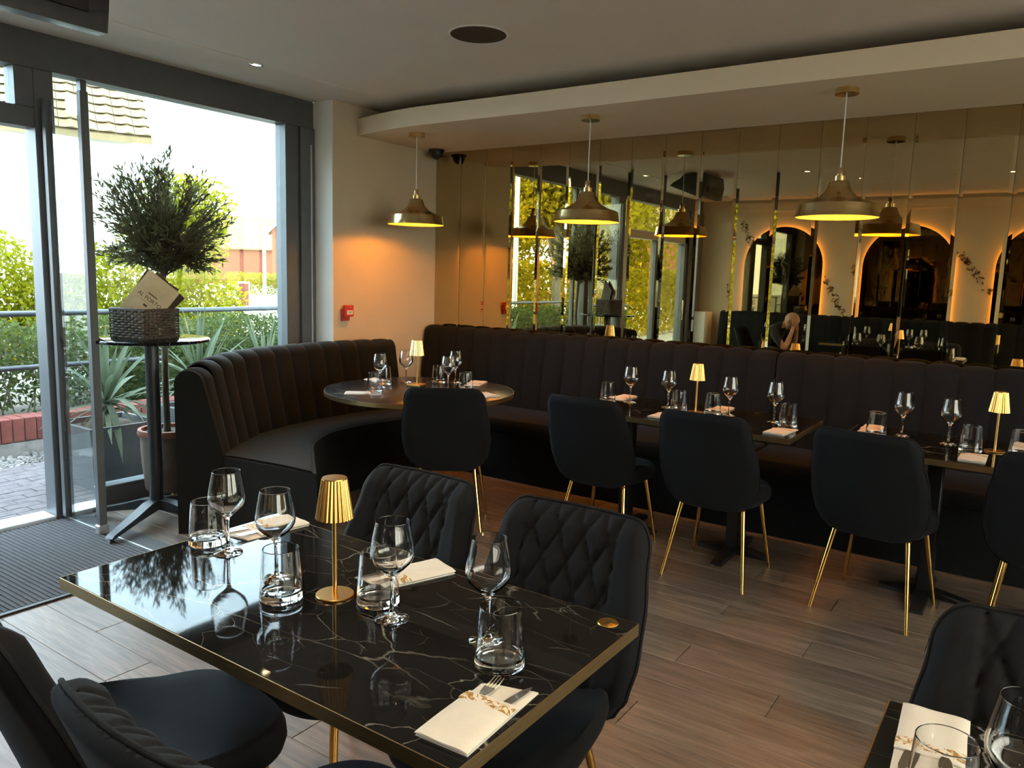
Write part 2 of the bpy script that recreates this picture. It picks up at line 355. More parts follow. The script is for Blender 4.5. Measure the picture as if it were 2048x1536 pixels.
MB().box(W0, W1, -.96, -.86, 0, 2.54, .004).obj('stile', 'frame_grey', d3)
MB().box(W0, W1, -.86, 1.10, 0, .16, .004).obj('bottom_rail', 'frame_grey', d3)
MB().box(W0+.02, W1-.02, .09, .15, .16, 2.05, .004).obj('meeting_stile', 'frame_grey', d3)
MB().box(XW-.065, XW-.059, -.86, 1.10, .16, 2.05).obj('pane', 'window_glass', d3)
MB().box(XW-.065, XW-.059, -.86, 1.2, 2.16, 2.54).obj('transom_pane', 'window_glass', d3)
MB().tube([(XW+.03, -.80, .9), (XW+.03, -.80, 1.2)], .012).obj('pull_handle', 'steel', d3)
struct(MB().box(W0, W1+.03, YB, -.96, 0, 2.54, .004).obj('trim_5', 'frame_grey'), 'dark column ending the shopfront beside the arched wall')

# ------------------------------------------------------------------ mirror wall
mir = thing('panelled_mirror', 'tall bronze mirror strips side by side above the long black banquette', 'mirror', (0, YM, 0))
PWM = .2635; bw, bd = .020, .0022
def mpanel(wd):
    z0, z1 = .92, ZS; h2 = wd/2; y0 = .016
    P_ = [(-h2, y0, z0), (-h2, bd, z0), (-h2+bw, 0, z0+bw), (h2-bw, 0, z0+bw), (h2, bd, z0), (h2, y0, z0), (-h2, y0, z1), (-h2, bd, z1), (-h2+bw, 0, z1-bw), (h2-bw, 0, z1-bw), (h2, bd, z1), (h2, y0, z1)]
    F_ = [(2, 3, 9, 8), (1, 2, 8, 7), (3, 4, 10, 9), (1, 4, 3, 2), (8, 9, 10, 7), (0, 1, 7, 6), (4, 5, 11, 10), (0, 5, 4, 1), (6, 7, 10, 11), (0, 6, 11, 5)]
    return MB().addm(P_, F_).mesh('mirror_panel', 'mirror_bronze')
full = mpanel(PWM-.0016); x = -3.658-2*PWM
k0 = -4.185-XC; link('mirror_panel', mpanel(k0-.004), mir, (XC+k0/2, 0, 0))
xs = -4.185
while xs+PWM < XR+.01:
    link('mirror_panel', full, mir, (xs+PWM/2, 0, 0)); xs += PWM

# ------------------------------------------------------------------ tufted seating
def channel_mesh(pts_b, nrm, z0, z1, name, m, lean=.10, thick=.20, bulge=.02, nu=9):
    """one upholstery channel between two path points (bottom front line), rolled over the top"""
    (a, b_), (na, nb) = pts_b, nrm
    rr = thick/2; prof = []
    for i in range(9): t_ = i/8; prof.append((lean*t_, z0+(z1-rr-z0)*t_))
    for i in range(1, 13):
        t_ = math.pi*i/12; prof.append((lean+rr-rr*math.cos(t_), z1-rr+rr*.95*math.sin(t_)))
    prof.append((lean+2*rr, z1-rr-.12))
    k = len(prof)
    def fn(u, v):
        i = v*(k-1); j = min(int(i), k-2); f_ = i-j; d = prof[j][0]*(1-f_)+prof[j+1][0]*f_; z = prof[j][1]*(1-f_)+prof[j+1][1]*f_
        tx, tz = prof[j+1][0]-prof[j][0], prof[j+1][1]-prof[j][1]; l_ = math.hypot(tx, tz); nx, nz = -tz/l_, tx/l_
        s_ = 2*u-1; bl = bulge*(math.sqrt(max(0, 1-abs(s_)**2.2)))
        d += nx*bl; z += nz*bl*.8
        p = a.lerp(b_, u); n_ = na.lerp(nb, u).normalized()
        return (p.x+n_.x*d, p.y+n_.y*d, z)
    return MB().grid(fn, nu, k, flip=True).mesh(name, m, 60)
# straight banquette units
def banquette(x0, x1, label, yfront, yback, sgn, name='banquette', ztop=1.05):
    t_ = thing(name, label, 'banquette', (0, 0, 0), group=None)
    n = max(1, round((x1-x0)/.1755)); wd = (x1-x0)/n
    me = channel_mesh((Vector((-wd/2, 0, 0)), Vector((wd/2, 0, 0))), (Vector((0, sgn, 0)),)*2, .44, ztop, 'back_channel', 'velvet_black', lean=.06, thick=.13, bulge=.018)
    for i in range(n): link('back_channel', me, t_, (x0+wd*(i+.5), yback, 0))
    ya, yb2 = sorted((yfront, yback+sgn*.04)); MB().box(x0, x1, ya, yb2, .36, .465, .03).obj('seat', 'velvet_black', t_, 40)
    ya, yb2 = sorted((yfront+sgn*.035, yback+sgn*.10)); MB().box(x0+.01, x1-.01, ya, yb2, 0, .36).obj('base', 'velvet_black', t_)
    return t_
banquette(-4.43, -1.42, 'long black channel-tufted banquette under the mirror, left run behind round table', 4.545, 5.03, 1)
banquette(-1.415, XR-.01, 'black channel-tufted banquette under the mirror, right run behind the right table', 4.545, 5.03, 1)
banquette(-4.2, XR-.02, 'black banquette along the arched mirror wall, seen reflected', -.96, -1.22, -1)
# curved booth
Bp = spline([(-3.73, 2.58, 0), (-3.91, 2.83, 0), (-4.08, 3.15, 0), (-4.17, 3.6, 0), (-4.165, 4.05, 0), (-4.08, 4.40, 0)], 60)
Fp = spline([(-3.04, 2.66, 0), (-3.33, 2.90, 0), (-3.62, 3.16, 0), (-3.79, 3.48, 0), (-3.80, 3.90, 0), (-3.70, 4.36, 0)], 60)
booth = thing('curved_booth', 'curved black channel-tufted booth sofa wrapping round the table by the window', 'sofa')
def nrm_at(P_, i):
    d = (P_[min(i+1, len(P_)-1)]-P_[max(i-1, 0)]).normalized(); return Vector((-d.y, d.x, 0))
NCH = 13; ln = [0]
for i in range(1, 60): ln.append(ln[-1]+(Bp[i]-Bp[i-1]).length)
def at_len(s_):
    for i in range(1, 60):
        if ln[i] >= s_-1e-9:
            f_ = (s_-ln[i-1])/(ln[i]-ln[i-1]); return Bp[i-1].lerp(Bp[i], f_), nrm_at(Bp, i-1).lerp(nrm_at(Bp, i), f_).normalized()
    return Bp[-1], nrm_at(Bp, 59)
for i in range(NCH):
    a, na = at_len(ln[-1]*i/NCH); b_, nb = at_len(ln[-1]*(i+1)/NCH)
    ztop = .975-.045*math.exp(-i/1.3)
    link('back_channel', channel_mesh((a, b_), (na, nb), .44, ztop, 'back_channel', 'velvet_sofa', lean=.09, thick=.16, bulge=.015), booth)
def seat_fn(u, v):
    i = min(int(v*59), 59); p = Bp[i]; q = Fp[i]; n_ = nrm_at(Bp, i)
    prof = [(.0, .36), (.0, .40), (.02, .445), (.06, .46), (.3, .465), (.6, .465), (.85, .462), (1.04, .455)]
    k = min(int(u*7.001), 7); f_, z = prof[k]
    c = q.lerp(p, f_); return (c.x, c.y, z)
MB().grid(seat_fn, 8, 60).obj('seat', 'velvet_sofa', booth, 50)
poly = [(p.x, p.y) for p in Fp]+[(p.x, p.y) for p in reversed([Bp[i]+nrm_at(Bp, i)*.02 for i in range(60)])]
cx = sum(p[0] for p in poly)/len(poly); cy = sum(p[1] for p in poly)/len(poly)
MB().prism([(x+(cx-x)*.004, y+(cy-y)*.004) for x, y in poly], 0, .448).obj('base', 'velvet_sofa', booth)
bk = MB()
bk.grid(lambda u, v: tuple((Bp[min(int(v*59), 59)]+nrm_at(Bp, min(int(v*59), 59))*(.245 if u > .5 else .245))[:2])+((.02 if u < .5 else .84),), 2, 60)
bk.obj('back_panel', 'velvet_sofa', booth, 50)
for idx, sgn in ((0, 1), (59, -1)):
    p = Bp[idx]; n_ = nrm_at(Bp, idx); d = (Bp[1]-Bp[0] if idx == 0 else Bp[-1]-Bp[-2]).normalized(); zt = .93 if idx == 0 else .975
    prof = [(-.03, 0), (-.02, .44), (.085, zt-.07)]+[(.085+.08-.08*math.cos(math.pi*k/10), zt-.075+.076*math.sin(math.pi*k/10)) for k in range(1, 11)]+[(.245, 0)]
    P0 = p-d*.022*sgn; P1 = p+d*.02*sgn; vs = [(P0.x+n_.x*a, P0.y+n_.y*a, z) for a, z in prof]+[(P1.x+n_.x*a, P1.y+n_.y*a, z) for a, z in prof]; n = len(prof)
    MB().addm(vs, [tuple(range(n)), tuple(reversed(range(n, 2*n)))]+[(i, (i+1) % n, (i+1) % n+n, i+n) for i in range(n)]).obj('end_panel', 'velvet_sofa', booth, 40)
# ------------------------------------------------------------------ chairs (front = +Y)
def hw(z): return 1.09*hw0(z)
def hw0(z):
    pts = [(.385, .10), (.40, .150), (.43, .190), (.48, .216), (.56, .228), (.66, .224), (.80, .205)]
    if z >= .80:
        t_ = (z-.80)/.08; return .205-.055*(1-math.sqrt(max(0, 1-t_*t_)))
    for (a, wa), (b_, wb) in zip(pts, pts[1:]):
        if z <= b_: return wa+(wb-wa)*sm(a, b_, z)
    return .2
def back_y(z, x):
    t_ = (z-.385)/.495; return -.215-.165*t_**1.05+.85*x*x*(1-.35*t_)
ZR = [.385, .39, .40, .415, .43]+[.45+.0125*i for i in range(29)]+[.805, .815, .825, .835, .845, .853, .86, .866, .871, .875, .878, .88]
ZR = sorted(set(round(z, 4) for z in ZR))
NU = 57
def quilt(x, z):
    if abs(x) > .138: return 0.
    a, c = x/.076+z/.150, x/.076-z/.150
    d = min(abs((a % 1)-.5), abs((c % 1)-.5)); d = .5-max(abs((a % 1)-.5), abs((c % 1)-.5))
    e = min(d*.055, (.138-abs(x)))
    return e
def front_fn(u, v):
    z = ZR[round(v*(len(ZR)-1))]; x = (2*u-1)*hw(z)
    edge = min(hw(z)-abs(x), .88-z, max(0, z-.385)*1.2); th = .050*min(1, (max(edge, 0)/.035))**.45+.004
    if abs(x) < .1385 and z > .45: th += -.017+.017*min(1, quilt(x, z)/.012)**.5 if quilt(x, z) < .012 else 0
    if abs(abs(x)-.142) < .006 and z > .47: th -= .007*(1-abs(abs(x)-.142)/.006)
    return (x, back_y(z, x)+th, z)
def rear_fn(u, v):
    z = ZR[round(v*(len(ZR)-1))]; x = (2*u-1)*hw(z); edge = min(hw(z)-abs(x), .88-z, max(0, z-.385)*1.2)
    return (x, back_y(z, x)-.022*min(1, max(edge, 0)/.03)**.5, z)
chair = thing('velvet_dining_chair', 'x', 'chair', group='black velvet dining chairs with gold legs')
bk = MB().grid(front_fn, NU, len(ZR), flip=True).grid(rear_fn, NU, len(ZR))
n0 = NU*len(ZR); nz_ = len(ZR)
for j in range(nz_-1):
    for i in (0, NU-1):
        q = (j*NU+i, (j+1)*NU+i, n0+(j+1)*NU+i, n0+j*NU+i); bk.f.append(q)
for j in (0, nz_-1):
    for i in range(NU-1): bk.f.append((j*NU+i, j*NU+i+1, n0+j*NU+i+1, n0+j*NU+i))
bk.obj('backrest', 'velvet_black', chair, 70)
out = [(-hw(z), z) for z in ZR]+[(-hw(.88)+2*hw(.88)*i/8, .88) for i in range(1, 8)]+[(hw(z), z) for z in reversed(ZR)]
MB().tube([(x*1.004, back_y(z, x)+.004, z+(.002 if z > .87 else 0)) for x, z in out], .0048, 6).obj('piping', 'piping_black', chair, 60)
def seat_outline(a):
    # superellipse-ish seat plan, a in 0..2pi
    c, s_ = math.cos(a), math.sin(a); e = .55
    x = .235*math.copysign(abs(c)**e, c); y = .02+.235*math.copysign(abs(s_)**e, s_)
    x *= 1-.10*max(0, (y-.02)/.235)
    return x, y
st = MB(); na_ = 64
prof = [(.0, .398), (.5, .392), (.86, .385), (.97, .395), (1.0, .42), (.99, .445), (.95, .462), (.90, .470), (.6, .474), (.0, .470)]
vs = []; fs = []; k = len(prof)
for i in range(na_):
    x, y = seat_outline(2*math.pi*i/na_)
    for f_, z in prof:
        rise = .055*sm(.80, 1.0, f_)*sm(.10, .21, abs(x))*sm(.16, -.12, y) if f_ > .8 else 0
        vs.append((x*f_, .02+(y-.02)*f_, z+rise))
for i in range(na_):
    j = (i+1) % na_
    for a in range(k-1): fs.append((i*k+a, j*k+a, j*k+a+1, i*k+a+1))
st.addm(vs, fs).obj('seat', 'velvet_black', chair, 60)
for sx in (-1, 1):
    for (yt, yf) in ((-.13, -.235), (.16, .225)):
        MB().tube([(sx*.155, yt, .40), (sx*.21, yf, 0)], [.0125, .0085], 12).obj('leg', 'gold_leg', chair, 50)
    MB().box(sx*.155-.018, sx*.155+.018, -.15, .18, .384, .392).obj('leg_bracket', 'gold_leg', chair)
used = [0]
def put_chair(x, y, deg, label):
    if not used[0]:
        used[0] = 1; chair.location = (x, y, 0); chair.rotation_euler = (0, 0, R(deg)); chair['label'] = label; return chair
    return dup(chair, (x, y, 0), R(deg), label)
put_chair(-1.545, 1.43, 180, 'quilted black velvet chair at the foreground table, nearer the curved booth')
put_chair(-.985, 1.43, 181, 'quilted black velvet chair at the foreground table, on the side of the gold number disc')
put_chair(-1.56, .90, -8, 'black velvet chair at the bottom left corner, its back cut by the picture edge')
put_chair(-.968, .87, -2, 'black velvet chair tucked under the near side of the foreground table')
put_chair(.10, 1.36, 180, 'black velvet chair at the corner table in the bottom right')
put_chair(-1.95, 3.83, 2, 'black velvet chair at the middle banquette table, the one nearer the round table')
put_chair(-1.295, 3.83, 1, 'black velvet chair at the middle banquette table, beside its free corner')
put_chair(-.545, 3.87, -7, 'black velvet chair at the right banquette table, turned slightly outward')
put_chair(.115, 3.86, 0, 'black velvet chair cut off by the right picture edge')
put_chair(-2.85, 3.52, 33, 'black velvet chair pulled up to the round marble table')
put_chair(-3.20, -.30, -90, "black velvet chair the reflected man sits on")
# ------------------------------------------------------------------ tables
def rect_table(name, label, x0, x1, y0, y1, cols, group=None, finish='marble_gloss'):
    cx, cy = (x0+x1)/2, (y0+y1)/2; a, b_ = (x1-x0)/2, (y1-y0)/2
    t_ = thing(name, label, 'table', (cx, cy, 0), group=group)
    MB().box(-a+.002, a-.002, -b_+.002, b_-.002, .724, .75, .0012).obj('table_top', finish, t_)
    e = .0025
    for (p, q, r_, s_) in ((-a, a, -b_, -b_+e), (-a, a, b_-e, b_), (-a, -a+e, -b_+e, b_-e), (a-e, a, -b_+e, b_-e)):
        MB().box(p, q, r_, s_, .722, .7492).obj('edge_band', 'brass_edge', t_)
    for c in cols:
        MB().box(c-.035, c+.035, -.035, .035, .02, .715, .006).obj('column', 'black_metal', t_, 40)
        MB().box(c-.13, c+.13, -.16, .16, .714, .724).obj('mounting_plate', 'black_metal', t_)
        ft = MB()
        for k in range(2):
            ang = R(90*k); M_ = Matrix.Translation((c, 0, 0)) @ Matrix.Rotation(ang, 4, 'Z'); L_ = .27 if k else .20
            ft2 = MB(); ft2.addm([(-L_, -.03, 0), (L_, -.03, 0), (L_, .03, 0), (-L_, .03, 0), (-L_, -.025, .018), (-.05, -.035, .04), (.05, -.035, .04), (L_, -.025, .018), (L_, .025, .018), (.05, .035, .04), (-.05, .035, .04), (-L_, .025, .018)],
                     [(3, 2, 1, 0), (4, 5, 10, 11), (5, 6, 9, 10), (6, 7, 8, 9), (0, 1, 7, 6, 5, 4), (2, 3, 11, 10, 9, 8), (1, 2, 8, 7), (3, 0, 4, 11)])
            ft2.xform(M_); ft.addm(ft2.v, ft2.f)
        ft.obj('foot', 'black_metal', t_)
    return t_
T1 = rect_table('marble_table', 'large glossy black marble table with brass edge in the foreground, number disc on its corner', -1.892, -.670, .855, 1.497, (-.33, .33))
T3 = rect_table('marble_table', 'black marble table along the banquette, the middle one with a free corner', -2.27, -.971, 3.815, 4.50, (-.37, .30))
T4 = rect_table('marble_table', 'black marble table along the banquette, cut off by the right picture edge', -.79, .46, 3.815, 4.50, (-.2, .35))
T5 = rect_table('marble_table', 'black marble table corner showing in the bottom right', -.168, .50, .855, 1.497, (.0,))
RT = rect_table('marble_table', 'black marble table behind, where the reflected man leans', -2.42, -1.16, -.72, -.06, (-.33, .33))
rt = thing('round_table', 'round dark marble table with brass edge between booth and banquette', 'table', (-3.31, 3.77, 0))
MB().lathe([(0, .722), (.604, .722), (.6075, .726), (.6075, .748), (.604, .75), (0, .75)], 96).obj('table_top', 'marble_satin', rt, 30)
MB().lathe([(.6075, .7225), (.610, .7225), (.610, .7488), (.6075, .7488)], 96, close=True).obj('edge_band', 'brass_edge', rt, 30)
MB().lathe([(.045, .02), (.045, .70), (.12, .71), (.12, .722), (0, .722)], 24).obj('column', 'black_metal', rt, 30)
MB().lathe([(0, 0), (.33, 0), (.335, .01), (.32, .022), (.06, .04), (0, .04)], 48).obj('foot', 'black_metal', rt, 30)
dsc = thing('table_number_disc', 'small round gold disc marked 5 at the corner of the foreground table', 'table number', (-.725, 1.455, .75))
MB().lathe([(0, 0), (.0225, 0), (.0232, .0015), (.022, .0032), (.0195, .0026), (0, .0026)], 40).obj('disc', 'disc_gold', dsc, 30)
link('lettering', text_mesh('5', .026, .0003, 'disc_ink'), dsc, (0, 0, .0028), R(172))
# ------------------------------------------------------------------ tableware masters
WG = [(0, 0), (.037, 0), (.0378, .0012), (.036, .003), (.020, .006), (.0085, .011), (.0050, .020), (.0045, .05), (.0045, .085), (.0065, .096), (.016, .106), (.030, .118), (.0415, .130), (.0468, .142), (.0478, .151), (.0465, .165), (.0425, .188), (.0385, .208), (.0366, .2185), (.0363, .2205), (.03625, .2212), (.0361, .2219), (.0357, .2222), (.0353, .2219), (.03515, .2212), (.0352, .2205), (.0355, .2185), (.0372, .208), (.0411, .188), (.0451, .165), (.0463, .151), (.0453, .143), (.0400, .132), (.029, .1205), (.015, .1095), (.006, .1045), (0, .1035)]
def dense(pr, e=.0006):
    out = [pr[0]]
    for (a, b_), (c, d) in zip(pr, pr[1:]):
        l_ = math.hypot(c-a, d-b_)
        if l_ > 4*e:
            for f_ in (e/l_, 3*e/l_, .5, 1-3*e/l_, 1-e/l_): out.append((a+(c-a)*f_, b_+(d-b_)*f_))
        out.append((c, d))
    return out
wine_me = MB().lathe(WG, 44).mesh('wine_glass', 'clear_glass', 50)
TG = [(0, 0), (.046, 0), (.0485, .002), (.049, .006), (.0483, .016), (.0455, .06), (.0412, .118), (.0404, .1195), (.0396, .118), (.0437, .06), (.0462, .024), (.044, .0175), (.030, .015), (0, .0145)]
tum_me = MB().lathe(dense(TG), 48).mesh('tumbler', 'clear_glass', 50)
def wine(x, y, label, z=.7506, group='wine glasses set on the tables'): return tag(link('wine_glass', wine_me, None, (x, y, z)), label, 'wine glass', group)
def tumbler(x, y, label, z=.7506, group='water tumblers set on the tables'): return tag(link('water_tumbler', tum_me, None, (x, y, z)), label, 'tumbler', group)
# lamp
def flutes(r0, r1, z0, z1, n, amp, th):
    vs = []; fs = []; N_ = n*8; cols_ = [(z0, r0, 0), (z1, r1, 0), (z1, r1, 1), (z0, r0, 1)]
    for i in range(N_):
        a = 2*math.pi*i/N_; w_ = math.cos(n*a)
        for z, r_, inner in cols_:
            q = r_*(1+amp*w_)-(th if inner else 0); vs.append((q*math.cos(a), q*math.sin(a), z))
    for i in range(N_):
        j = (i+1) % N_
        for k in range(4): fs.append((i*4+k, j*4+k, j*4+(k+1) % 4, i*4+(k+1) % 4))
    return MB().addm(vs, fs)
lamp = thing('table_lamp', 'x', 'table lamp', group='gold pleated table lamps')
MB().lathe([(0, 0), (.0430, 0), (.0438, .002), (.0438, .0045), (.0425, .006), (0, .006)], 48).obj('base', 'brass_lamp', lamp, 30)
MB().lathe([(.0052, .006), (.0052, .278), (0, .278)], 16).obj('pole', 'brass_lamp', lamp, 30)
flutes(.0425, .0285, .188, .280, 26, .035, .0012).obj('shade', 'brass_lamp', lamp, 50)
MB().lathe([(0, .2785), (.0282, .2785), (.0278, .2825), (0, .2835)], 40).obj('shade_cap', 'brass_lamp', lamp, 30)
lamp_used = [0]
def put_lamp(x, y, label, z=.75):
    if not lamp_used[0]:
        lamp_used[0] = 1; lamp.location = (x, y, z); lamp['label'] = label; return lamp
    return dup(lamp, (x, y, z), 0, label)
put_lamp(-1.30, 1.19, 'gold pleated table lamp with round base on the foreground table')
put_lamp(-1.61, 4.22, 'gold pleated table lamp on the middle banquette table')
put_lamp(-.14, 4.20, 'gold pleated table lamp on the right banquette table')
put_lamp(-1.62, -.42, 'gold pleated table lamp on the table behind, seen only in the mirror')
sl = thing('table_lamp', 'slim gold table lamp with square base on the round table', 'table lamp', (-3.43, 3.87, .75), R(12), 'gold pleated table lamps')
MB().box(-.05, .05, -.05, .05, 0, .013, .0015).obj('base', 'brass_lamp', sl)
MB().lathe([(.0052, .013), (.0052, .298), (0, .298)], 16).obj('pole', 'brass_lamp', sl, 30)
flutes(.048, .034, .205, .305, 26, .03, .0012).obj('shade', 'brass_pendant', sl, 50)
MB().lathe([(0, .3035), (.0335, .3035), (.033, .3065), (0, .3075)], 40).obj('shade_cap', 'brass_pendant', sl, 30)
# napkin pocket (long axis = Y, open end +Y)
nap = thing('folded_napkin', 'x', 'napkin', group='white napkin pockets with gold band')
random.seed(3)
def nap_layer(x0, x1, y0, y1, z0, puff, cut=0.):
    def fn(u, v):
        x = x0+(x1-x0)*u; y = y0+(y1-y0)*v - cut*abs(u-.5)*0 + cut*(u-.5)*v
        e = min(u, 1-u)*2; g = min(v, 1-v)*2
        return (x, y, z0+puff*min(1, e*3)**.6*min(1, g*4+.25)**.6+.0006*math.sin(9*u+5*v))
    def fb(u, v): p = fn(u, v); return (p[0], p[1], z0-.0012 if z0 > .002 else 0.0002)
    b_ = MB().grid(fn, 15, 21).grid(fb, 15, 21, flip=True); n = 15*21
    for i in range(14): b_.f += [(i, i+1, n+i+1, n+i), (300+i, 301+i, n+301+i, n+300+i)]
    for j in range(20): b_.f += [(j*15, (j+1)*15, n+(j+1)*15, n+j*15), (j*15+14, (j+1)*15+14, n+(j+1)*15+14, n+j*15+14)]
    return b_
nap_layer(-.052, .052, -.110, .100, .002, .0035, .03).obj('lower_fold', 'napkin_cloth', nap, 50)
nap_layer(-.0525, .0525, -.112, .045, .0072, .005).obj('upper_fold', 'napkin_cloth', nap, 50)
nap_layer(-.0527, .0527, .012, .036, .0096, .0034).obj('gold_band', 'napkin_band', nap, 50)
nap_used = [0]
def put_nap(x, y, deg, label, z=.7503):
    if not nap_used[0]:
        nap_used[0] = 1; nap.location = (x, y, z); nap.rotation_euler = (0, 0, R(deg)); nap['label'] = label; return nap
    return dup(nap, (x, y, z), R(deg), label)
# cutlery
def fork_mesh():
    b_ = MB(); secs = [(-.10, .0045), (-.06, .0042), (0, .0028), (.03, .003), (.045, .009), (.06, .011), (.068, .011)]
    def z_(y): return .0025*math.sin((y+.1)*11)+.0008
    vs = []; fs = []
    for y, w_ in secs: vs += [(-w_, y, z_(y)), (w_, y, z_(y)), (w_, y, z_(y)+.0016), (-w_, y, z_(y)+.0016)]
    for i in range(len(secs)-1):
        for k in range(4): fs.append((i*4+k, i*4+(k+1) % 4, i*4+4+(k+1) % 4, i*4+4+k))
    fs += [(3, 2, 1, 0), tuple(len(secs)*4-4+k for k in range(4))]; b_.addm(vs, fs)
    for k in range(4):
        xc = -.0092+k*.0061; b_.tube([(xc, .066, z_(.066)+.0008), (xc, .085, z_(.085)+.001), (xc, .103, z_(.10)+.004)], [.0016, .0014, .0007], 6)
    return b_.mesh('fork', 'steel', 50)
def knife_mesh():
    secs = [(-.11, .006, .003), (-.02, .0048, .0028), (0, .004, .0022), (.012, .008, .0012), (.05, .0092, .0011), (.085, .0075, .001), (.104, .001, .0008)]
    vs = []; fs = []
    for y, w_, t_ in secs: vs += [(-w_, y, .001), (w_*.8, y, .001), (w_*.8, y, .001+t_), (-w_, y, .001+t_)]
    for i in range(len(secs)-1):
        for k in range(4): fs.append((i*4+k, i*4+(k+1) % 4, i*4+4+(k+1) % 4, i*4+4+k))
    fs += [(3, 2, 1, 0), tuple(len(secs)*4-4+k for k in range(4))]; return MB().addm(vs, fs).mesh('knife', 'steel', 50)
FK, KN = fork_mesh(), knife_mesh()
def setting(x, y, deg, where, cut=True, z=.7503):
    put_nap(x, y, deg, 'white napkin pocket with gold band '+where, z)
    if not cut: return
    a = R(deg)
    for me, ox, oy, nm, dr in ((FK, -.018, .002, 'fork', 4), (KN, .024, .012, 'knife', -8)):
        px, py = x+ox*math.cos(a)-oy*math.sin(a), y+ox*math.sin(a)+oy*math.cos(a)
        tag(link(nm, me, None, (px, py, z+.0062), rot=(R(.3), 0, a+R(dr))), 'steel %s tucked in the napkin pocket %s' % (nm, where), nm, 'cutlery in the napkin pockets')
setting(-.735, 1.00, 3, 'at the near right end of the foreground table')
setting(-1.25, 1.38, 160, 'by the quilted chairs, foreground table')
setting(-1.80, 1.385, 172, 'at the far left corner of the foreground table')
setting(-.085, 1.375, 183, 'on the bottom right corner table')
setting(-3.795, 3.857, 70, 'on the booth side of the round table', False)
setting(-3.42, 3.37, 10-60, 'at the near left rim of the round table')
setting(-3.20, 4.22, 200, 'at the banquette side of the round table', False)
setting(-2.87, 3.87, 70, 'on the round table beside its chair', False)
setting(-2.16, 4.385, 180, 'at the far left of the middle banquette table', False)
setting(-1.70, 3.985, 0, 'behind the free-corner chair on the middle banquette table', False)
setting(-1.53, 4.393, 180, 'by the lamp of the middle banquette table', False)
setting(-1.06, 3.975, -4, 'at the free corner of the middle banquette table', False)
setting(-.70, 4.385, 180, 'behind the outward-turned chair on the right banquette table', False)
setting(-.21, 3.965, 0, 'at the near edge of the right banquette table', False)
setting(-.03, 4.385, 180, 'beyond the lamp of the right banquette table', False)
setting(-1.32, -.56, 10, 'on the table behind, seen only in the mirror', False)
wine(-1.725, 1.205, 'wine glass at the far left of the foreground table')
wine(-1.485, 1.17, 'wine glass on the foreground table, second from the window, left of the gold lamp')
wine(-1.11, 1.18, 'wine glass on the foreground table just right of the gold lamp')
wine(-.885, 1.225, 'wine glass on the foreground table nearest the number disc')
tumbler(-1.83, 1.215, 'tumbler behind the leftmost wine glass on the foreground table')
tumbler(-1.385, 1.105, 'tumbler in front of the gold lamp on the foreground table')
tumbler(-1.195, 1.225, 'tumbler right of the gold lamp on the foreground table')
tumbler(-.808, 1.162, 'tumbler nearest the cutlery at the near end of the foreground table')
for x, y, l in ((-2.05, 4.27, 'leftmost wine glass on the middle banquette table'), (-1.80, 4.265, 'wine glass left of the lamp on the middle banquette table'), (-1.425, 4.25, 'wine glass right of the lamp on the middle banquette table'), (-1.165, 4.22, 'rightmost wine glass on the middle banquette table'),
                (-.55, 4.31, 'wine glass left on the right banquette table'), (-.335, 4.24, 'wine glass beside the lamp on the right banquette table'), (.04, 4.225, 'wine glass at the right picture edge on the right banquette table'),
                (-3.545, 3.64, 'wine glass on the booth side of the round table'), (-3.59, 3.94, 'wine glass left behind the lamp of the round table'), (-3.34, 4.17, 'farthest wine glass on the round table by the banquette'), (-3.16, 3.87, 'wine glass right of the lamp on the round table'),
                (.035, 1.165, 'large wine glass on the bottom right corner table'), (-2.05, -.22, 'wine glass left on the table behind, mirror view only'), (-1.92, -.45, 'wine glass by the man on the table behind, mirror view only'), (-1.40, -.30, 'wine glass right of the lamp on the table behind, mirror view only'), (-1.25, -.36, 'far right wine glass on the table behind, mirror view only')):
    wine(x, y, l)
for x, y, l in ((-2.175, 4.215, 'leftmost tumbler on the middle banquette table'), (-1.70, 4.185, 'tumbler left of the lamp on the middle banquette table'), (-1.515, 4.232, 'tumbler right beside the lamp on the middle banquette table'), (-1.075, 4.155, 'tumbler at the free corner of the middle banquette table'),
                (-.655, 4.215, 'left tumbler on the right banquette table'), (-.235, 4.13, 'front tumbler on the right banquette table'), (-.04, 4.15, 'tumbler right of the lamp on the right banquette table'),
                (-3.455, 3.50, 'tumbler behind the near left napkin on the round table'), (-3.625, 3.765, 'tumbler at the booth rim of the round table'), (-3.43, 4.10, 'far tumbler on the round table behind the lamp'), (-3.06, 3.93, 'tumbler above the chair on the round table'),
                (-.055, 1.19, 'tumbler beside the napkin on the bottom right corner table'), (-1.74, -.30, 'tumbler on the table behind, mirror view only')):
    tumbler(x, y, l)
# ------------------------------------------------------------------ pendants
pen = thing('pendant_lamp', 'x', 'pendant lamp', group='brass pendant lamps over the banquette tables')
MB().lathe([(0, 0), (.058, 0), (.060, -.002), (.060, -.030), (.058, -.032), (0, -.032)], 40).obj('ceiling_rose', 'brass_pendant', pen, 30)
MB().lathe([(.0032, -.032), (.0032, -.42)], 8).obj('cord', 'label_white', pen, 60)
MB().lathe([(0, -.405), (.016, -.405), (.018, -.41), (.018, -.445), (.029, -.448), (.029, -.475), (0, -.475)], 32).obj('lamp_holder', 'brass_pendant', pen, 30)
SH = [(.030, -.472), (.048, -.478), (.055, -.50), (.066, -.525), (.095, -.555), (.145, -.580), (.190, -.594), (.200, -.598), (.206, -.635), (.212, -.661), (.214, -.665)]
MB().lathe(SH+[(r_-.002, z-.0005) for r_, z in reversed(SH)], 72, close=True).obj('shade', 'brass_pendant', pen, 25)
MB().lathe([(r_-.0035, z-.002) for r_, z in SH[1:-1]], 72).obj('shade_lining', 'shade_inner', pen, 25)
pl_in = pen.children[-1]
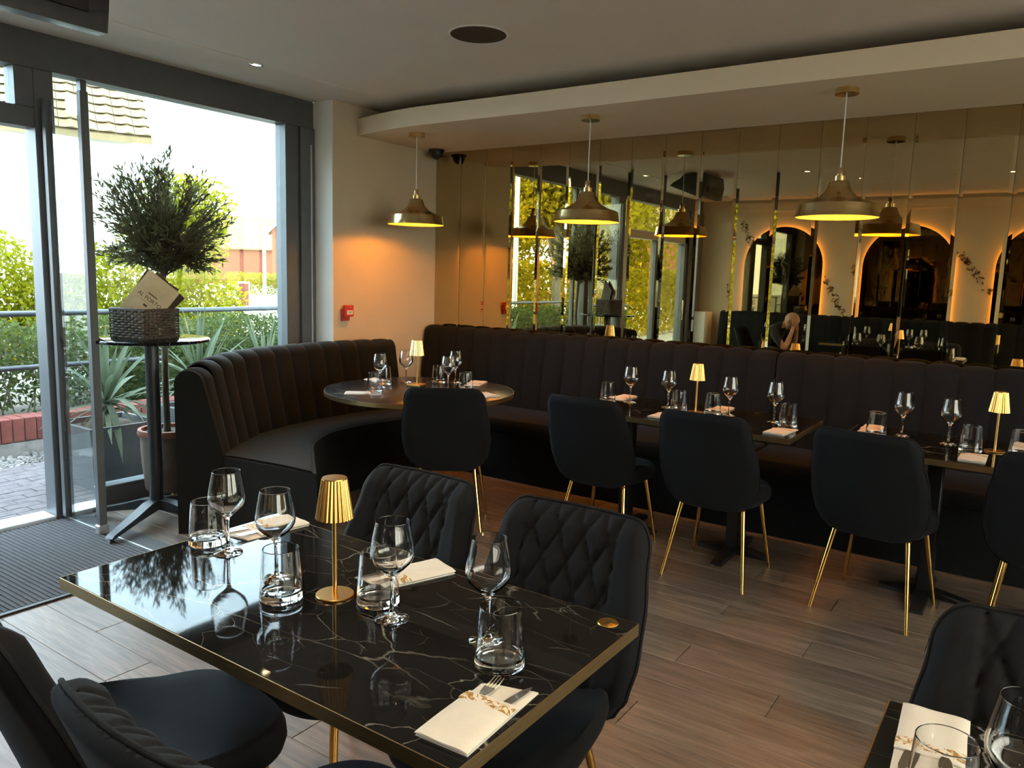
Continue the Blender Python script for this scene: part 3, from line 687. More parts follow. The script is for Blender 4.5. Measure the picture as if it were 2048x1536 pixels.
bm = bmesh.new(); bm.from_mesh(pl_in.data); bmesh.ops.delete(bm, geom=[f for f in bm.faces if len(f.verts) > 4], context='FACES'); bm.to_mesh(pl_in.data); bm.free()
MB().lathe([(0, -.46), (.013, -.465), (.014, -.485), (.028, -.51), (.030, -.525), (.020, -.548), (0, -.553)], 24).obj('bulb', 'bulb_glow', pen, 60)
PEN = [(-3.97, 4.45, 'brass pendant lamp by the cream wall above the round table'), (-2.52, 4.47, 'middle brass pendant lamp in front of the mirror'), (-.985, 4.46, 'largest brass pendant lamp, above the middle banquette table at right')]
for i, (x, y, l) in enumerate(PEN):
    if i == 0: pen.location = (x, y, ZS); pen['label'] = l
    else: dup(pen, (x, y, ZS), 0, l)
    ld = bpy.data.lights.new('pendant_bulb', 'POINT'); ld.energy = 10.5; ld.color = (1, .35, .018); ld.shadow_soft_size = .028
    lo = bpy.data.objects.new('pendant_bulb', ld); COL.objects.link(lo); lo.location = (x, y, ZS-.592)
# ------------------------------------------------------------------ wall & ceiling fittings
cp = thing('fire_call_point', 'red fire alarm call point on the cream wall', 'fire alarm', (XC, 4.19, 1.18))
MB().box(0, .022, -.043, .035, -.062, .03, .003).obj('backbox', 'red_plastic', cp)
MB().box(.022, .052, -.040, .048, -.030, .058, .004).obj('body', 'red_plastic', cp)
MB().box(.052, .0535, -.024, .036, -.012, .020).obj('press_panel', 'label_white', cp)
MB().box(.0535, .0540, -.010, -.002, .003, .009).box(.0535, .0540, .002, .010, .001, .011).box(.0535, .0540, .014, .022, .003, .009).obj('printed_arrows', 'ink', cp)
MB().lathe([(0, 0), (.004, 0), (.003, .003), (0, .0035)], 12).xform(Matrix.Rotation(R(90), 4, 'Y')).obj('indicator', 'label_white', cp, loc=(.052, .012, .044))
cc = thing('dome_camera', 'small black dome security camera in the corner under the soffit', 'camera', (-4.33, 5.10, ZS))
MB().lathe([(0, 0), (.065, 0), (.066, -.008), (.060, -.022), (0, -.022)], 32).obj('base_ring', 'black_plastic', cc, 30)
MB().lathe([(.052, -.022)]+[(.052*math.cos(R(a)), -.022-.058*math.sin(R(a))) for a in range(10, 91, 10)], 32).obj('dome', 'black_plastic', cc, 50)
sp = thing('ceiling_speaker', 'round black speaker grille set flush in the ceiling', 'speaker', (-2.58, 3.36, ZC))
MB().lathe([(.146, 0), (.158, 0), (.158, -.003), (.150, -.006), (.146, -.004)], 64, close=True).obj('trim_ring', 'window_white', sp, 30)
MB().lathe([(0, -.004), (.147, -.004), (.147, 0), (0, 0)], 64).obj('grille', 'black_plastic', sp, 30)
def downlight(x, y, z, label, e=8, rad=.045):
    d = thing('recessed_downlight', label, 'downlight', (x, y, z), group='recessed ceiling downlights')
    MB().lathe([(rad*.62, 0), (rad, 0), (rad, -.004), (rad*.7, -.007), (rad*.62, -.003)], 32, close=True).obj('bezel', 'steel', d, 30)
    MB().lathe([(0, -.0025), (rad*.62, -.0025), (rad*.62, 0), (0, 0)], 24).obj('lens', 'spot_glow', d, 30)
    if e:
        ld = bpy.data.lights.new('downlight_beam', 'SPOT'); ld.energy = e; ld.color = (1, .78, .5); ld.spot_size = R(95); ld.spot_blend = .6; ld.shadow_soft_size = .03
        lo = bpy.data.objects.new('downlight_beam', ld); COL.objects.link(lo); lo.location = (x, y, z-.01)
downlight(-4.14, 3.17, ZC, 'recessed downlight above the window end of the booth')
downlight(-4.14, 1.75, ZC, 'recessed downlight above the entrance mat, seen in the mirror')
downlight(-2.35, 1.43, ZC, 'bright recessed downlight reflected as an orange glint in the mirror', 60, .05)
for x, y, l in ((-.95, .55, 'recessed downlight added out of view above the near side of the foreground table'), (.55, .70, 'recessed downlight added out of view above the bottom right corner table')):  # extra unseen lamps, added to light this end of the room
    downlight(x, y, ZC, l, 44, .05)
ac = thing('ceiling_air_unit', 'dark ceiling-hung air conditioning unit at the top left corner', 'air conditioner', (0, 0, 0))
pr = [(-3.38, 2.46), (-3.46, 2.463), (-3.79, 2.59), (-3.74, 2.63), (-3.66, 2.67), (-3.62, ZC-.018), (-3.37, ZC-.018), (-3.355, 2.60)]
b_ = MB(); n = len(pr); b_.addm([(x, 1.22, z) for x, z in pr]+[(x, 1.84, z) for x, z in pr], [tuple(range(n)), tuple(reversed(range(n, 2*n)))]+[(i, i+n, (i+1) % n+n, (i+1) % n) for i in range(n)])
b_.obj('casing', 'graphite_metal', ac, 40)
MB().box(-3.362, -3.352, 1.3, 1.75, 2.52, 2.58).obj('intake_grille', 'black_plastic', ac)
MB().box(-3.55, -3.45, 1.3, 1.4, ZC-.019, ZC).box(-3.55, -3.45, 1.5, 1.6, ZC-.019, ZC).obj('mounting_bracket', 'black_plastic', ac)
# entrance mat
em = thing('entrance_mat', 'dark grey ribbed entrance mat inside the doorway', 'mat', (0, 0, 0))
MB().box(-4.655, -3.545, .55, 2.165, 0, .004).obj('mat_base', 'mat_rib', em)
rb = MB(); y = .56
while y < 2.15: rb.box(-4.65, -3.55, y, y+.012, .004, .0095); y += .024
rb.obj('ribs', 'mat_rib', em)['kind'] = 'stuff'
MB().box(-4.655, -3.545, 2.166, 2.176, 0, .008).obj('edge_trim', 'frame_pale', em)
MB().box(-4.655, -3.40, 2.177, 2.28, 0, .006).obj('mat_border', 'mat_rib', em)
MB().box(-3.545, -3.52, .55, 2.176, 0, .010, .002).obj('edge_trim', 'black_metal', em)
# ------------------------------------------------------------------ bar table, basket, menus
BX, BY = -4.20, 2.465
bt = thing('bar_table', 'tall round black bar table beside the open door', 'table', (BX, BY, 0))
MB().lathe([(0, 1.068), (.302, 1.068), (.312, 1.072), (.315, 1.08), (.312, 1.086), (.302, 1.09), (0, 1.09)], 72).obj('table_top', 'marble_gloss', bt, 35)
MB().lathe([(.038, .10), (.038, 1.055), (.09, 1.058), (.09, 1.068), (0, 1.068)], 28).obj('pole', 'graphite_metal', bt, 30)
for k in range(4):
    a = R(-66+90*k); pr = [(.03, .085, .032), (.03, .14, .032), (.09, .135, .032), (.22, .095, .03), (.40, .05, .024), (.42, .035, .022), (.40, .028, .022), (.2, .062, .028)]
    n = len(pr); b_ = MB().addm([(x, -w_, z) for x, z, w_ in pr]+[(x, w_, z) for x, z, w_ in pr], [tuple(range(n)), tuple(reversed(range(n, 2*n)))]+[(i, i+n, (i+1) % n+n, (i+1) % n) for i in range(n)])
    lg = b_.obj('base_leg', 'graphite_metal', bt, 40, rz=a)
    MB().lathe([(0, 0), (.02, 0), (.022, .008), (.010, .02), (.008, .04), (0, .04)], 16).obj('glide', 'black_plastic', lg, 30, loc=(.395, 0, 0))
# basket: four woven walls of single strands
bas = thing('wicker_basket', 'dark woven basket holding menus on the bar table', 'basket', (-4.22, 2.44, 1.0903), R(10))
AX, AY, HB = .135, .115, .165
strand = {}
def woven(px, py, rz, half):
    n = int(half*2/.026); w_ = 2*half/n
    for k in range(n+1):
        MB().tube([(0, 0, .002), (0, 0, HB-.008)], .004, 6).obj('stake', 'wicker', bas, 60, loc=(px+math.cos(rz)*(-half+k*w_), py+math.sin(rz)*(-half+k*w_), 0))
    rows = 11
    for j in range(rows):
        key = (half, j % 2)
        if key not in strand:
            pts = [(-half+2*half*i/(n*2), .006*math.cos(math.pi*(i/2+(j % 2)*.999)) if True else 0, 0) for i in range(n*2+1)]
            strand[key] = MB().tube(pts, .0062, 6, flat=1.0).mesh('strand', 'wicker', 60)
        link('strand', strand[key], bas, (px, py, .009+j*(HB-.02)/(rows-1)), rz)
woven(0, -AY, 0, AX); woven(0, AY, 0, AX); woven(-AX, 0, R(90), AY); woven(AX, 0, R(90), AY)
MB().box(-AX, AX, -AY, AY, 0, .004).obj('bottom', 'wicker', bas)
MB().tube([(-AX, -AY, HB-.004), (AX, -AY, HB-.004), (AX, AY, HB-.004), (-AX, AY, HB-.004), (-AX, -AY, HB-.004)], .009, 8).obj('rim', 'wicker', bas, 60)
def menu(dx, dy, dz, tilt, lean, label, front, w_=.21, h_=.30, yaw=0):
    mn = thing('menu_card', label, 'menu', (-4.22+dx, 2.44+dy, 1.0903+dz)); mn.rotation_euler = (R(lean), R(tilt), R(yaw))
    MB().box(-w_/2, w_/2, -.004, .004, 0, h_, .0015).obj('cover', front, mn)
    return mn
mn = menu(-.038, -.057, .085, 38, -6, 'tan paper menu lettered AL PORTO leaning in the wicker basket', 'menu_paper', yaw=35)
tm = text_mesh('AL PORTO', .032, .0003, 'ink'); link('lettering', tm, mn, (.0, -.0045, .165), rot=(R(90), 0, 0))
MB().box(-.065, .065, -.0047, -.0043, .142, .1435).box(-.03, .03, -.0047, -.0043, .192, .198).box(-.012, .012, -.0047, -.0043, .12, .132).obj('printed_ornament', 'ink', mn)
menu(-.048, -.042, .09, 45, -6, 'dark brown menu behind the lettered one in the wicker basket', 'menu_back', yaw=35)
menu(-.059, -.027, .08, 32, -6, 'second dark menu at the back of the wicker basket', 'menu_back', yaw=35)
# ------------------------------------------------------------------ olive tree in a pot
PX, PY = -4.475, 2.705
ol = thing('potted_olive_tree', 'clipped olive tree standing in a brown pot by the window', 'potted tree', (PX, PY, 0))
MB().lathe([(0, .10), (.12, .10), (.132, .115), (.148, .28), (.153, .45), (.153, .47), (.143, .47), (.141, .44), (0, .44)], 48).obj('pot', 'pot_brown', ol, 35)
MB().lathe([(.143, .455), (.165, .455), (.169, .47), (.165, .492), (.145, .492)], 48, close=True).obj('pot_rim', 'terracotta', ol, 35)
MB().lathe([(0, .475), (.143, .47)], 32).obj('soil', 'soil', ol, 40)
for k in range(3):
    a = R(20+120*k); MB().tube([(.10*math.cos(a), .10*math.sin(a), .12), (.13*math.cos(a), .13*math.sin(a), 0)], [.011, .008], 10).obj('pot_leg', 'gold_leg', ol, 50)
tp = spline([(.01, 0, .46), (.02, -.01, .75), (-.005, .01, 1.05), (.005, .0, 1.36), (.02, .01, 1.55)], 24)
MB().tube(tp, [.022-.008*i/23 for i in range(24)], 10).obj('trunk', 'bark', ol, 60)
random.seed(21); br = MB(); lf = MB()
def leaf_blade(b_, p, d, l_, w_, roll):
    d = d.normalized(); a = d.cross(Vector((0, 0, 1)))
    if a.length < .05: a = Vector((1, 0, 0))
    a.normalize(); c = a.cross(d); s_ = a*math.cos(roll)+c*math.sin(roll); m_ = p+d*l_*.5
    n = len(b_.v); b_.v += [tuple(p), tuple(m_+s_*w_*.5+c*.06*l_), tuple(p+d*l_), tuple(m_-s_*w_*.5+c*.06*l_)]; b_.f.append((n, n+1, n+2, n+3))
for i in range(190):
    th = random.uniform(0, 2*math.pi); ph = math.acos(random.uniform(-.75, 1)); rad = random.uniform(.75, 1.12)
    d = Vector((math.sin(ph)*math.cos(th)*.36, math.sin(ph)*math.sin(th)*.37, math.cos(ph)*.36))*rad
    s0 = Vector((.02, .01, random.uniform(1.42, 1.62))); e0 = Vector((.02, .01, 1.74))+d
    if d.z > .1: e0.z += random.uniform(0, .07)
    mid = s0.lerp(e0, .5)+Vector((random.uniform(-.04, .04), random.uniform(-.04, .04), random.uniform(-.02, .05)))
    pts = spline([s0, mid, e0], 7); br.tube(pts, [.0045-.0005*k for k in range(7)], 5)
    for k in range(36):
        f_ = random.uniform(.28, 1.0); j = min(int(f_*6), 5); p = pts[j].lerp(pts[j+1], f_*6-j)
        dd = (pts[j+1]-pts[j]).normalized()+Vector((random.uniform(-1, 1), random.uniform(-1, 1), random.uniform(-.7, .9)))*.9
        leaf_blade(lf, p+Vector((random.uniform(-.012, .012),)*3), dd, random.uniform(.035, .062), random.uniform(.009, .014), random.uniform(0, 3.1))
br.obj('branches', 'bark', ol)['kind'] = 'stuff'
lf.obj('foliage', 'leaf_olive', ol)['kind'] = 'stuff'
# ------------------------------------------------------------------ arched mirrors on the rear wall
def arch_pts(r_, zs, z0, n=28):
    return [(-r_, z0)]+[(-r_*math.cos(math.pi*i/n), zs+r_*math.sin(math.pi*i/n)) for i in range(n+1)]+[(r_, z0)]
for cx, lab in ((-3.35, 'arched dark mirror with glowing amber edge, left of the three in the reflection'), (-1.66, 'arched dark mirror with glowing amber edge, middle one in the reflection'), (-.05, 'arched dark mirror with glowing amber edge, right one in the reflection')):
    am = thing('arched_mirror', lab, 'mirror', (cx, YB, 0), group='arched mirrors with amber halo')
    P_ = arch_pts(.575, 1.76, .95); n = len(P_)
    MB().addm([(x, .045, z) for x, z in P_]+[(x, .037, z) for x, z in P_], [tuple(range(n)), tuple(reversed(range(n, 2*n)))]+[(i, i+n, (i+1) % n+n, (i+1) % n) for i in range(n)]).obj('mirror_plate', 'mirror_dark', am)
    Q_ = arch_pts(.545, 1.76, .98); vs = []; fs = []
    for k, (x, z) in enumerate(Q_):
        vs += [(x, .012, z), (x, .030, z)]
        if k: fs.append((2*k-2, 2*k, 2*k+1, 2*k-1))
    MB().addm(vs, fs).obj('led_strip', 'led_glow', am)
    MB().box(-.5, .5, 0, .037, 1.0, 1.7).obj('backing_board', 'black_plastic', am)
random.seed(5)
for (x0, z0, x1, z1), lab in (((-4.01, 2.40, -3.80, 2.03), 'gold leaf spray decoration on the wall left of the arched mirrors'), ((-2.76, 1.62, -2.46, 1.10), 'gold leaf spray decoration between the left and middle arched mirrors'), ((-1.07, 2.02, -.66, 1.44), 'gold leaf spray decoration between the middle and right arched mirrors')):
    b_ = MB()
    for k in range(46):
        f_ = random.random(); x = x0+(x1-x0)*f_+random.uniform(-.045, .045); z = z0+(z1-z0)*f_+random.uniform(-.04, .04); a = random.uniform(0, 6.28); l_ = random.uniform(.016, .03); w_ = l_*.5
        c, s_ = math.cos(a), math.sin(a); q = [(-l_, 0), (0, -w_), (l_, 0), (0, w_)]; n = len(b_.v)
        for yy in (YB+.0005, YB+.006): b_.v += [(x+p*c-r_*s_, yy, z+p*s_+r_*c) for p, r_ in q]
        b_.f += [(n, n+1, n+2, n+3), (n+7, n+6, n+5, n+4)]+[(n+i, n+4+i, n+4+(i+1) % 4, n+(i+1) % 4) for i in range(4)]
    tag(b_.obj('leaf_wall_decoration', 'decal_gold'), lab, 'wall decoration', 'gold leaf sprays')
MB_ = MB().box(XW+.03, -4.40, YB, YB+.32, 0, 1.02, .006).obj('wall_plinth', 'paint_white'); struct(MB_, 'short boxed-in pale plinth in the corner beside the arched wall')
# ------------------------------------------------------------------ seated man, visible in the mirror
def man(ox, oy):
    V = []; E_ = []; Rr = []
    def v(x, y, z, r_): V.append((x, y, z)); Rr.append(r_); return len(V)-1
    def chain(start, pts):
        p = start
        for q in pts: i = v(*q); E_.append((p, i)); p = i
        return p
    pel = v(-.02, 0, .60, .135)
    ch = chain(pel, [(.03, 0, .67, .145), (.11, 0, .79, .155), (.19, 0, .88, .125)])
    nk = chain(ch, [(.255, 0, .935, .062), (.30, 0, .955, .06)])
    for s_ in (-1, 1):
        kn = chain(pel, [(.06, s_*.10, .575, .090), (.26, s_*.14, .56, .078), (.43, s_*.15, .53, .062), (.42, s_*.15, .30, .056), (.40, s_*.15, .11, .042), (.44, s_*.15, .055, .042), (.56, s_*.16, .045, .034)])
        el = chain(ch, [(.17, s_*.15, .875, .075), (.20, s_*.20, .80, .060), (.30, s_*.22, .68, .048), (.345, s_*.215, .635, .045), (.375, s_*.175, .74, .038), (.392, s_*.125, .84, .027)])
        pm = chain(el, [(.400, s_*.10, .885, .030), (.402, s_*.09, .915, .030)])
        for k, (dy, L_) in enumerate(((-.030, .062), (-.010, .075), (.010, .080), (.030, .070))):
            yy = s_*.09+s_*dy*-1
            chain(pm, [(.402, yy, .945, .0092), (.398, yy, .945+L_*.5, .0086), (.378, yy*.97, .945+L_, .0078)])
        chain(el, [(.392, s_*.065, .90, .011), (.375, s_*.048, .935, .0092)])
    me = bpy.data.meshes.new('person'); me.from_pydata(V, E_, []); o = bpy.data.objects.new('tmp_person', me); COL.objects.link(o)
    sk = o.modifiers.new('skin', 'SKIN'); ss = o.modifiers.new('sub', 'SUBSURF'); ss.levels = 2; ss.render_levels = 2
    for i, d in enumerate(me.skin_vertices[0].data): d.radius = (Rr[i], Rr[i]); d.use_root = (i == 0)
    dg = bpy.context.evaluated_depsgraph_get(); dg.update(); body = bpy.data.meshes.new_from_object(o.evaluated_get(dg)); bpy.data.objects.remove(o)
    bm = bmesh.new(); bm.from_mesh(body)
    # head: skull, jaw, nose, ears, brow
    def blob(c, s3, rot=None, seg=24):
        M_ = Matrix.Translation(c) @ (rot or Matrix.Identity(4)) @ Matrix.Diagonal((*s3, 1)); bmesh.ops.create_uvsphere(bm, u_segments=seg, v_segments=seg//2, radius=1, matrix=M_)
    T_ = Matrix.Translation((.345, 0, 1.0)) @ Matrix.Rotation(R(48), 4, 'Y')
    def hb(c, s3): blob((T_ @ Vector(c)), s3, Matrix.Rotation(R(48), 4, 'Y'))
    hb((0, 0, .02), (.100, .078, .098)); hb((.03, 0, -.045), (.068, .058, .075)); hb((.105, 0, -.02), (.018, .014, .024)); hb((.088, 0, .005), (.02, .045, .012)); hb((.09, 0, -.065), (.014, .026, .008))
    for s_ in (-1, 1): hb((-.005, s_*.08, -.005), (.022, .009, .033))
    bm.to_mesh(body); bm.free()
    o = bpy.data.objects.new('tmp_person', body); COL.objects.link(o); rm = o.modifiers.new('rm', 'REMESH'); rm.mode = 'VOXEL'; rm.voxel_size = .0065; sm_ = o.modifiers.new('s', 'SMOOTH'); sm_.iterations = 3
    dg = bpy.context.evaluated_depsgraph_get(); dg.update(); fin = bpy.data.meshes.new_from_object(o.evaluated_get(dg)); bpy.data.objects.remove(o)
    fin.materials.clear()
    for mm in ('skin', 'shirt_dark', 'trouser_dark'): fin.materials.append(MATS[mm])
    for p in fin.polygons:
        p.use_smooth = True; c = p.center; k = 0
        if c.z < .60 and not (abs(c.y) > .165 and c.x > .24 and c.z > .585): k = 2
        elif c.x < .252 or (c.x < .30 and c.z < .80 and abs(c.y) > .12) or (c.x < .29 and c.z < .90): k = 1
        p.material_index = k
    return tag(link('person', fin, None, (ox, oy, 0)), 'bald man in a dark shirt leaning forward, face in his hands, seen in the mirror', 'person')
man(-3.20, -.30)
# ------------------------------------------------------------------ outside: ground, paving, wall
struct(MB().box(-120, XW-.16, -60, 90, -.30, -.065).box(XR+.2, 80, -60, 90, -.30, -.065).obj('ground', 'asphalt'), 'sunlit grey road surface outside')
pv = struct(MB().box(-6.25, XW-.16, -1.5, 4.6, -.065, -.032).obj('pavement', 'concrete'), 'block paving outside the entrance')
pm_ = MB().box(-.0485, .0485, -.0985, .0985, -.05, -.018, .003).mesh('paver', 'paver')
random.seed(9)
for i in range(14):
    for j in range(14):
        link('paver', pm_, pv, (-4.88-i*.1, 1.25+j*.2+(.1 if i % 2 else 0), random.uniform(-.002, .001)))
random.seed(10); gv = MB()
for k in range(1500):
    x, y, s_ = random.uniform(-6.63, -6.22), random.uniform(1.2, 4.6), random.uniform(.010, .022); a = random.uniform(0, 6.28); q = []
    for i in range(5): q.append((x+s_*math.cos(a+i*1.257)*random.uniform(.7, 1.2), y+s_*math.sin(a+i*1.257)*random.uniform(.7, 1.2)))
    n = len(gv.v); z = random.uniform(-.065, -.03); gv.v += [(p[0], p[1], z) for p in q]+[(x+(p[0]-x)*.6, y+(p[1]-y)*.6, z+s_*.9) for p in q]
    gv.f += [tuple(n+5+i for i in range(5))]+[(n+i, n+(i+1) % 5, n+5+(i+1) % 5, n+5+i) for i in range(5)]
tag(gv.obj('gravel', 'gravel'), 'pale gravel strip at the foot of the brick kerb outside', 'gravel', kind='stuff')
bwl = thing('brick_kerb', 'low red brick kerb on a concrete course outside the door', 'kerb', (-6.64, 0, 0))
MB().box(-.20, 0, .6, 8.0, -.065, .07).obj('concrete_course', 'concrete', bwl)
cb = MB().box(-.215, .005, -.040, .040, .076, .262, .004).mesh('brick', 'brick_red'); random.seed(4)
for k in range(62): link('brick', cb, bwl, (random.uniform(-.004, .004), 1.0+k*.088, random.uniform(-.003, .003)), random.uniform(-.012, .012))
MB().box(-.20, -.01, .95, 6.5, .07, .25).obj('mortar', 'concrete', bwl)
struct(MB().box(-9.2, -6.86, -2, 9, -.065, .18).obj('planting_bed', 'earth'), 'earth bed behind the brick kerb')
rl = thing('handrail', 'dark metal two-rail handrail outside the windows', 'railing', (-6.92, 0, 0))
MB().tube([(0, -2.5, 1.075), (0, 11, 1.075)], .024, 12).obj('top_rail', 'graphite_metal', rl, 60)
MB().tube([(0, -2.5, .63), (0, 4.2, .63)], .022, 12).obj('mid_rail', 'graphite_metal', rl, 60)
for yy in (-2.45, .95, 4.2, 7.4, 10.9): MB().tube([(0, yy, -.06), (0, yy, 1.075)], .024, 12).obj('post', 'graphite_metal', rl, 60)
# foliage volumes
def cloud(boxes, n, size, seed, shell=.0, up=.3):
    random.seed(seed); b_ = MB()
    for (cx, cy, cz, rx, ry, rz, wt) in boxes:
        for k in range(int(n*wt)):
            while True:
                d = Vector((random.uniform(-1, 1), random.uniform(-1, 1), random.uniform(-1, 1)))
                if shell <= d.length <= 1: break
            p = Vector((cx+d.x*rx, cy+d.y*ry, cz+d.z*rz))
            leaf_blade(b_, p, Vector((random.uniform(-1, 1), random.uniform(-1, 1), random.uniform(-1, 1)+up)), size*random.uniform(.7, 1.3), size*random.uniform(.35, .6), random.uniform(0, 3.1))
    return b_
def boxcloud(x0, x1, y0, y1, z0, z1, n, size, seed):
    random.seed(seed); b_ = MB()
    for k in range(n):
        p = Vector((random.uniform(x0, x1), random.uniform(y0, y1), z0+(z1-z0)*random.random()**.8))
        p.z += .04*math.sin(p.y*5)+random.uniform(-.03, .03)
        leaf_blade(b_, p, Vector((random.uniform(-1, 1), random.uniform(-1, 1), random.uniform(-.6, 1))), size*random.uniform(.7, 1.3), size*random.uniform(.35, .65), random.uniform(0, 3.1))
    return b_
def twigs(x0, x1, y0, y1, z0, z1, n, seed):
    random.seed(seed); b_ = MB()
    for k in range(n):
        x, y = random.uniform(x0, x1), random.uniform(y0, y1); b_.tube([(x, y, z0), (x+random.uniform(-.1, .1), y+random.uniform(-.12, .12), (z0+z1)/2), (x+random.uniform(-.15, .15), y+random.uniform(-.2, .2), z1)], [.008, .006, .003], 5)
    return b_
h1 = thing('loose_hedge', 'loose dark green hedge behind the handrail, left of the door post', 'hedge')
boxcloud(-7.75, -6.95, -2.0, 3.7, .2, .95, 15000, .06, 31).obj('foliage', 'leaf_box', h1)['kind'] = 'stuff'
twigs(-7.5, -7.0, -2, 3.7, .15, .85, 130, 32).obj('twigs', 'bark', h1)['kind'] = 'stuff'
h2 = thing('clipped_hedge', 'dense clipped low hedge below the handrail at the right of the window', 'hedge')
boxcloud(-7.95, -6.95, 3.7, 9.0, .15, .96, 34000, .045, 33).obj('foliage', 'leaf_box', h2)['kind'] = 'stuff'
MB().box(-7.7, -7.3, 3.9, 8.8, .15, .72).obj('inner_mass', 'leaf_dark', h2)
h3 = thing('laurel_hedge', 'bright yellow green hedge across the road behind the olive tree', 'hedge')
cloud([(-13.0, 4.9, .75, .9, 1.5, 1.2, .35), (-12.4, 6.4, .7, .8, 1.3, 1.1, .3), (-11.75, 7.6, .62, .7, 1.05, .95, .25), (-13.4, 3.4, .9, .9, 1.2, 1.3, .2)], 24000, .10, 34).obj('foliage', 'leaf_hedge', h3)['kind'] = 'stuff'
twigs(-13, -12, 4, 8, -.05, .9, 30, 35).obj('stems', 'bark', h3)['kind'] = 'stuff'
h5 = thing('street_hedge', 'tall yellow green hedge along the street, seen only reflected', 'hedge')
boxcloud(-10.0, -9.0, -15, -1.5, -.05, 1.75, 16000, .15, 36).obj('foliage', 'leaf_tree', h5)['kind'] = 'stuff'
twigs(-9.9, -9.1, -15, -1.5, -.06, 1.5, 60, 37).obj('stems', 'bark', h5)['kind'] = 'stuff'
def tree(x, y, hgt, rx, rz, label, m, seed, n=9000, size=.17, grp='trees outside the windows'):
    t_ = thing('street_tree', label, 'tree', (x, y, -.065), group=grp); cz = hgt-rz
    MB().tube([(0, 0, 0), (.03, .02, cz*.6), (0, 0, cz)], [.11, .085, .05], 10).obj('trunk', 'bark', t_, 60)
    random.seed(seed); bs = [(random.uniform(-.45, .45)*rx, random.uniform(-.45, .45)*rx, cz+random.uniform(-.45, .45)*rz, rx*.62, rx*.62, rz*.55, .16) for _ in range(7)]
    lfm = cloud(bs, n, size, seed, .3); lfm.obj('foliage', m, t_)['kind'] = 'stuff'
    b2 = MB()
    for (a, b_, c, *_r2) in bs: b2.tube([(0, 0, cz*.55), (a*.5, b_*.5, (cz*.55+c)/2), (a, b_, c)], [.045, .03, .015], 6)
    b2.obj('branches', 'bark', t_, 60)
    return t_
tree(-13.0, 8.2, 3.5, 1.15, 1.1, 'sunlit tree across the road directly behind the olive crown', 'leaf_hedge', 41, 5000, .10)
tree(-8.2, -2.9, 5.0, 1.7, 1.8, 'yellow green tree reflected in the left mirror strips', 'leaf_tree', 42)
tree(-11.6, -6.3, 5.6, 2.1, 2.1, 'sunlit tree reflected beside the first pendant reflection', 'leaf_tree', 43)
tree(-10.0, -9.2, 6.0, 2.3, 2.4, 'tall tree reflected above the glazed door', 'leaf_tree', 44)
tree(-7.2, -13.4, 6.2, 2.2, 2.6, 'tree reflected at the right of the glazed door', 'leaf_tree', 45)
tree(-15.0, -11.0, 6.5, 2.4, 2.6, 'far tree reflected between the others', 'leaf_tree', 46)
# planters with sword-leaved plants
def blade_mesh(L_, w_, droop, seed):
    random.seed(seed); n = 9; vs = []; fs = []
    for i in range(n):
        t_ = i/(n-1); x = L_*t_*(1-.12*droop*t_); z = L_*.0+(-droop*L_*.55*t_*t_); ww = w_*(.55+.9*t_ if t_ < .3 else (.82 if t_ < .6 else .82*(1-((t_-.6)/.4)**1.4)))*.5
        vs += [(x, -ww, z+ww*.35), (x, 0, z), (x, ww, z+ww*.35)]
    for i in range(n-1): a = i*3; fs += [(a, a+3, a+4, a+1), (a+1, a+4, a+5, a+2)]
    return MB().addm(vs, fs).mesh('leaf', 'leaf_yucca', 60)
def yucca(x, y, label, n, L_, w_, upr, seed, base=.50, box=.25):
    t_ = thing('potted_yucca', label, 'potted plant', (x, y, -.018), group='sword-leaved plants in grey planters')
    MB().addm([(-box*.86, -box*.86, 0), (box*.86, -box*.86, 0), (box*.86, box*.86, 0), (-box*.86, box*.86, 0), (-box, -box, .43), (box, -box, .43), (box, box, .43), (-box, box, .43), (-box+.025, -box+.025, .43), (box-.025, -box+.025, .43), (box-.025, box-.025, .43), (-box+.025, box-.025, .43), (-box+.03, -box+.03, .39), (box-.03, -box+.03, .39), (box-.03, box-.03, .39), (-box+.03, box-.03, .39)],
              [(3, 2, 1, 0), (0, 1, 5, 4), (1, 2, 6, 5), (2, 3, 7, 6), (3, 0, 4, 7), (4, 5, 9, 8), (5, 6, 10, 9), (6, 7, 11, 10), (7, 4, 8, 11), (8, 9, 13, 12), (9, 10, 14, 13), (10, 11, 15, 14), (11, 8, 12, 15)]).obj('planter_box', 'planter_grey', t_)
    MB().box(-box+.03, box-.03, -box+.03, box-.03, .36, .395).obj('soil', 'soil', t_)
    MB().tube([(0, 0, .39), (0, 0, base+.05)], [.035, .028], 10).obj('stem', 'bark', t_, 60)
    ms = [blade_mesh(L_*q, w_, dr, k) for k, (q, dr) in enumerate(((1, .12), (.95, .5), (1.0, .95), (.85, 1.3)))]
    random.seed(seed)
    for k in range(n):
        f_ = k/(n-1); el = (78-95*f_**(.9 if upr < .5 else 1.6))*1.0+random.uniform(-8, 8); el = max(el, -12 if upr < .5 else 15); me = ms[0 if f_ < .3 else (1 if f_ < .55 else (2 if f_ < .8 else 3))]
        o = link('leaf', me, t_, (0, 0, base+random.uniform(-.03, .06)+.05*(1-f_)), rot=(random.uniform(-.25, .25), -R(el), k*2.39996+random.uniform(-.2, .2)))
        q = random.uniform(.8, 1.12); o.scale = (q, q, q)
yucca(-5.36, 2.80, 'arching yucca in a grey planter outside, behind the bar table', 38, .50, .052, .3, 51)
yucca(-5.5, 3.62, 'spiky upright yucca outside behind the booth, nearer the middle of the window', 44, .66, .030, .9, 52, .52)
yucca(-5.72, 4.42, 'spiky yucca outside at the right end of the window behind the booth', 40, .58, .030, .7, 53, .46)
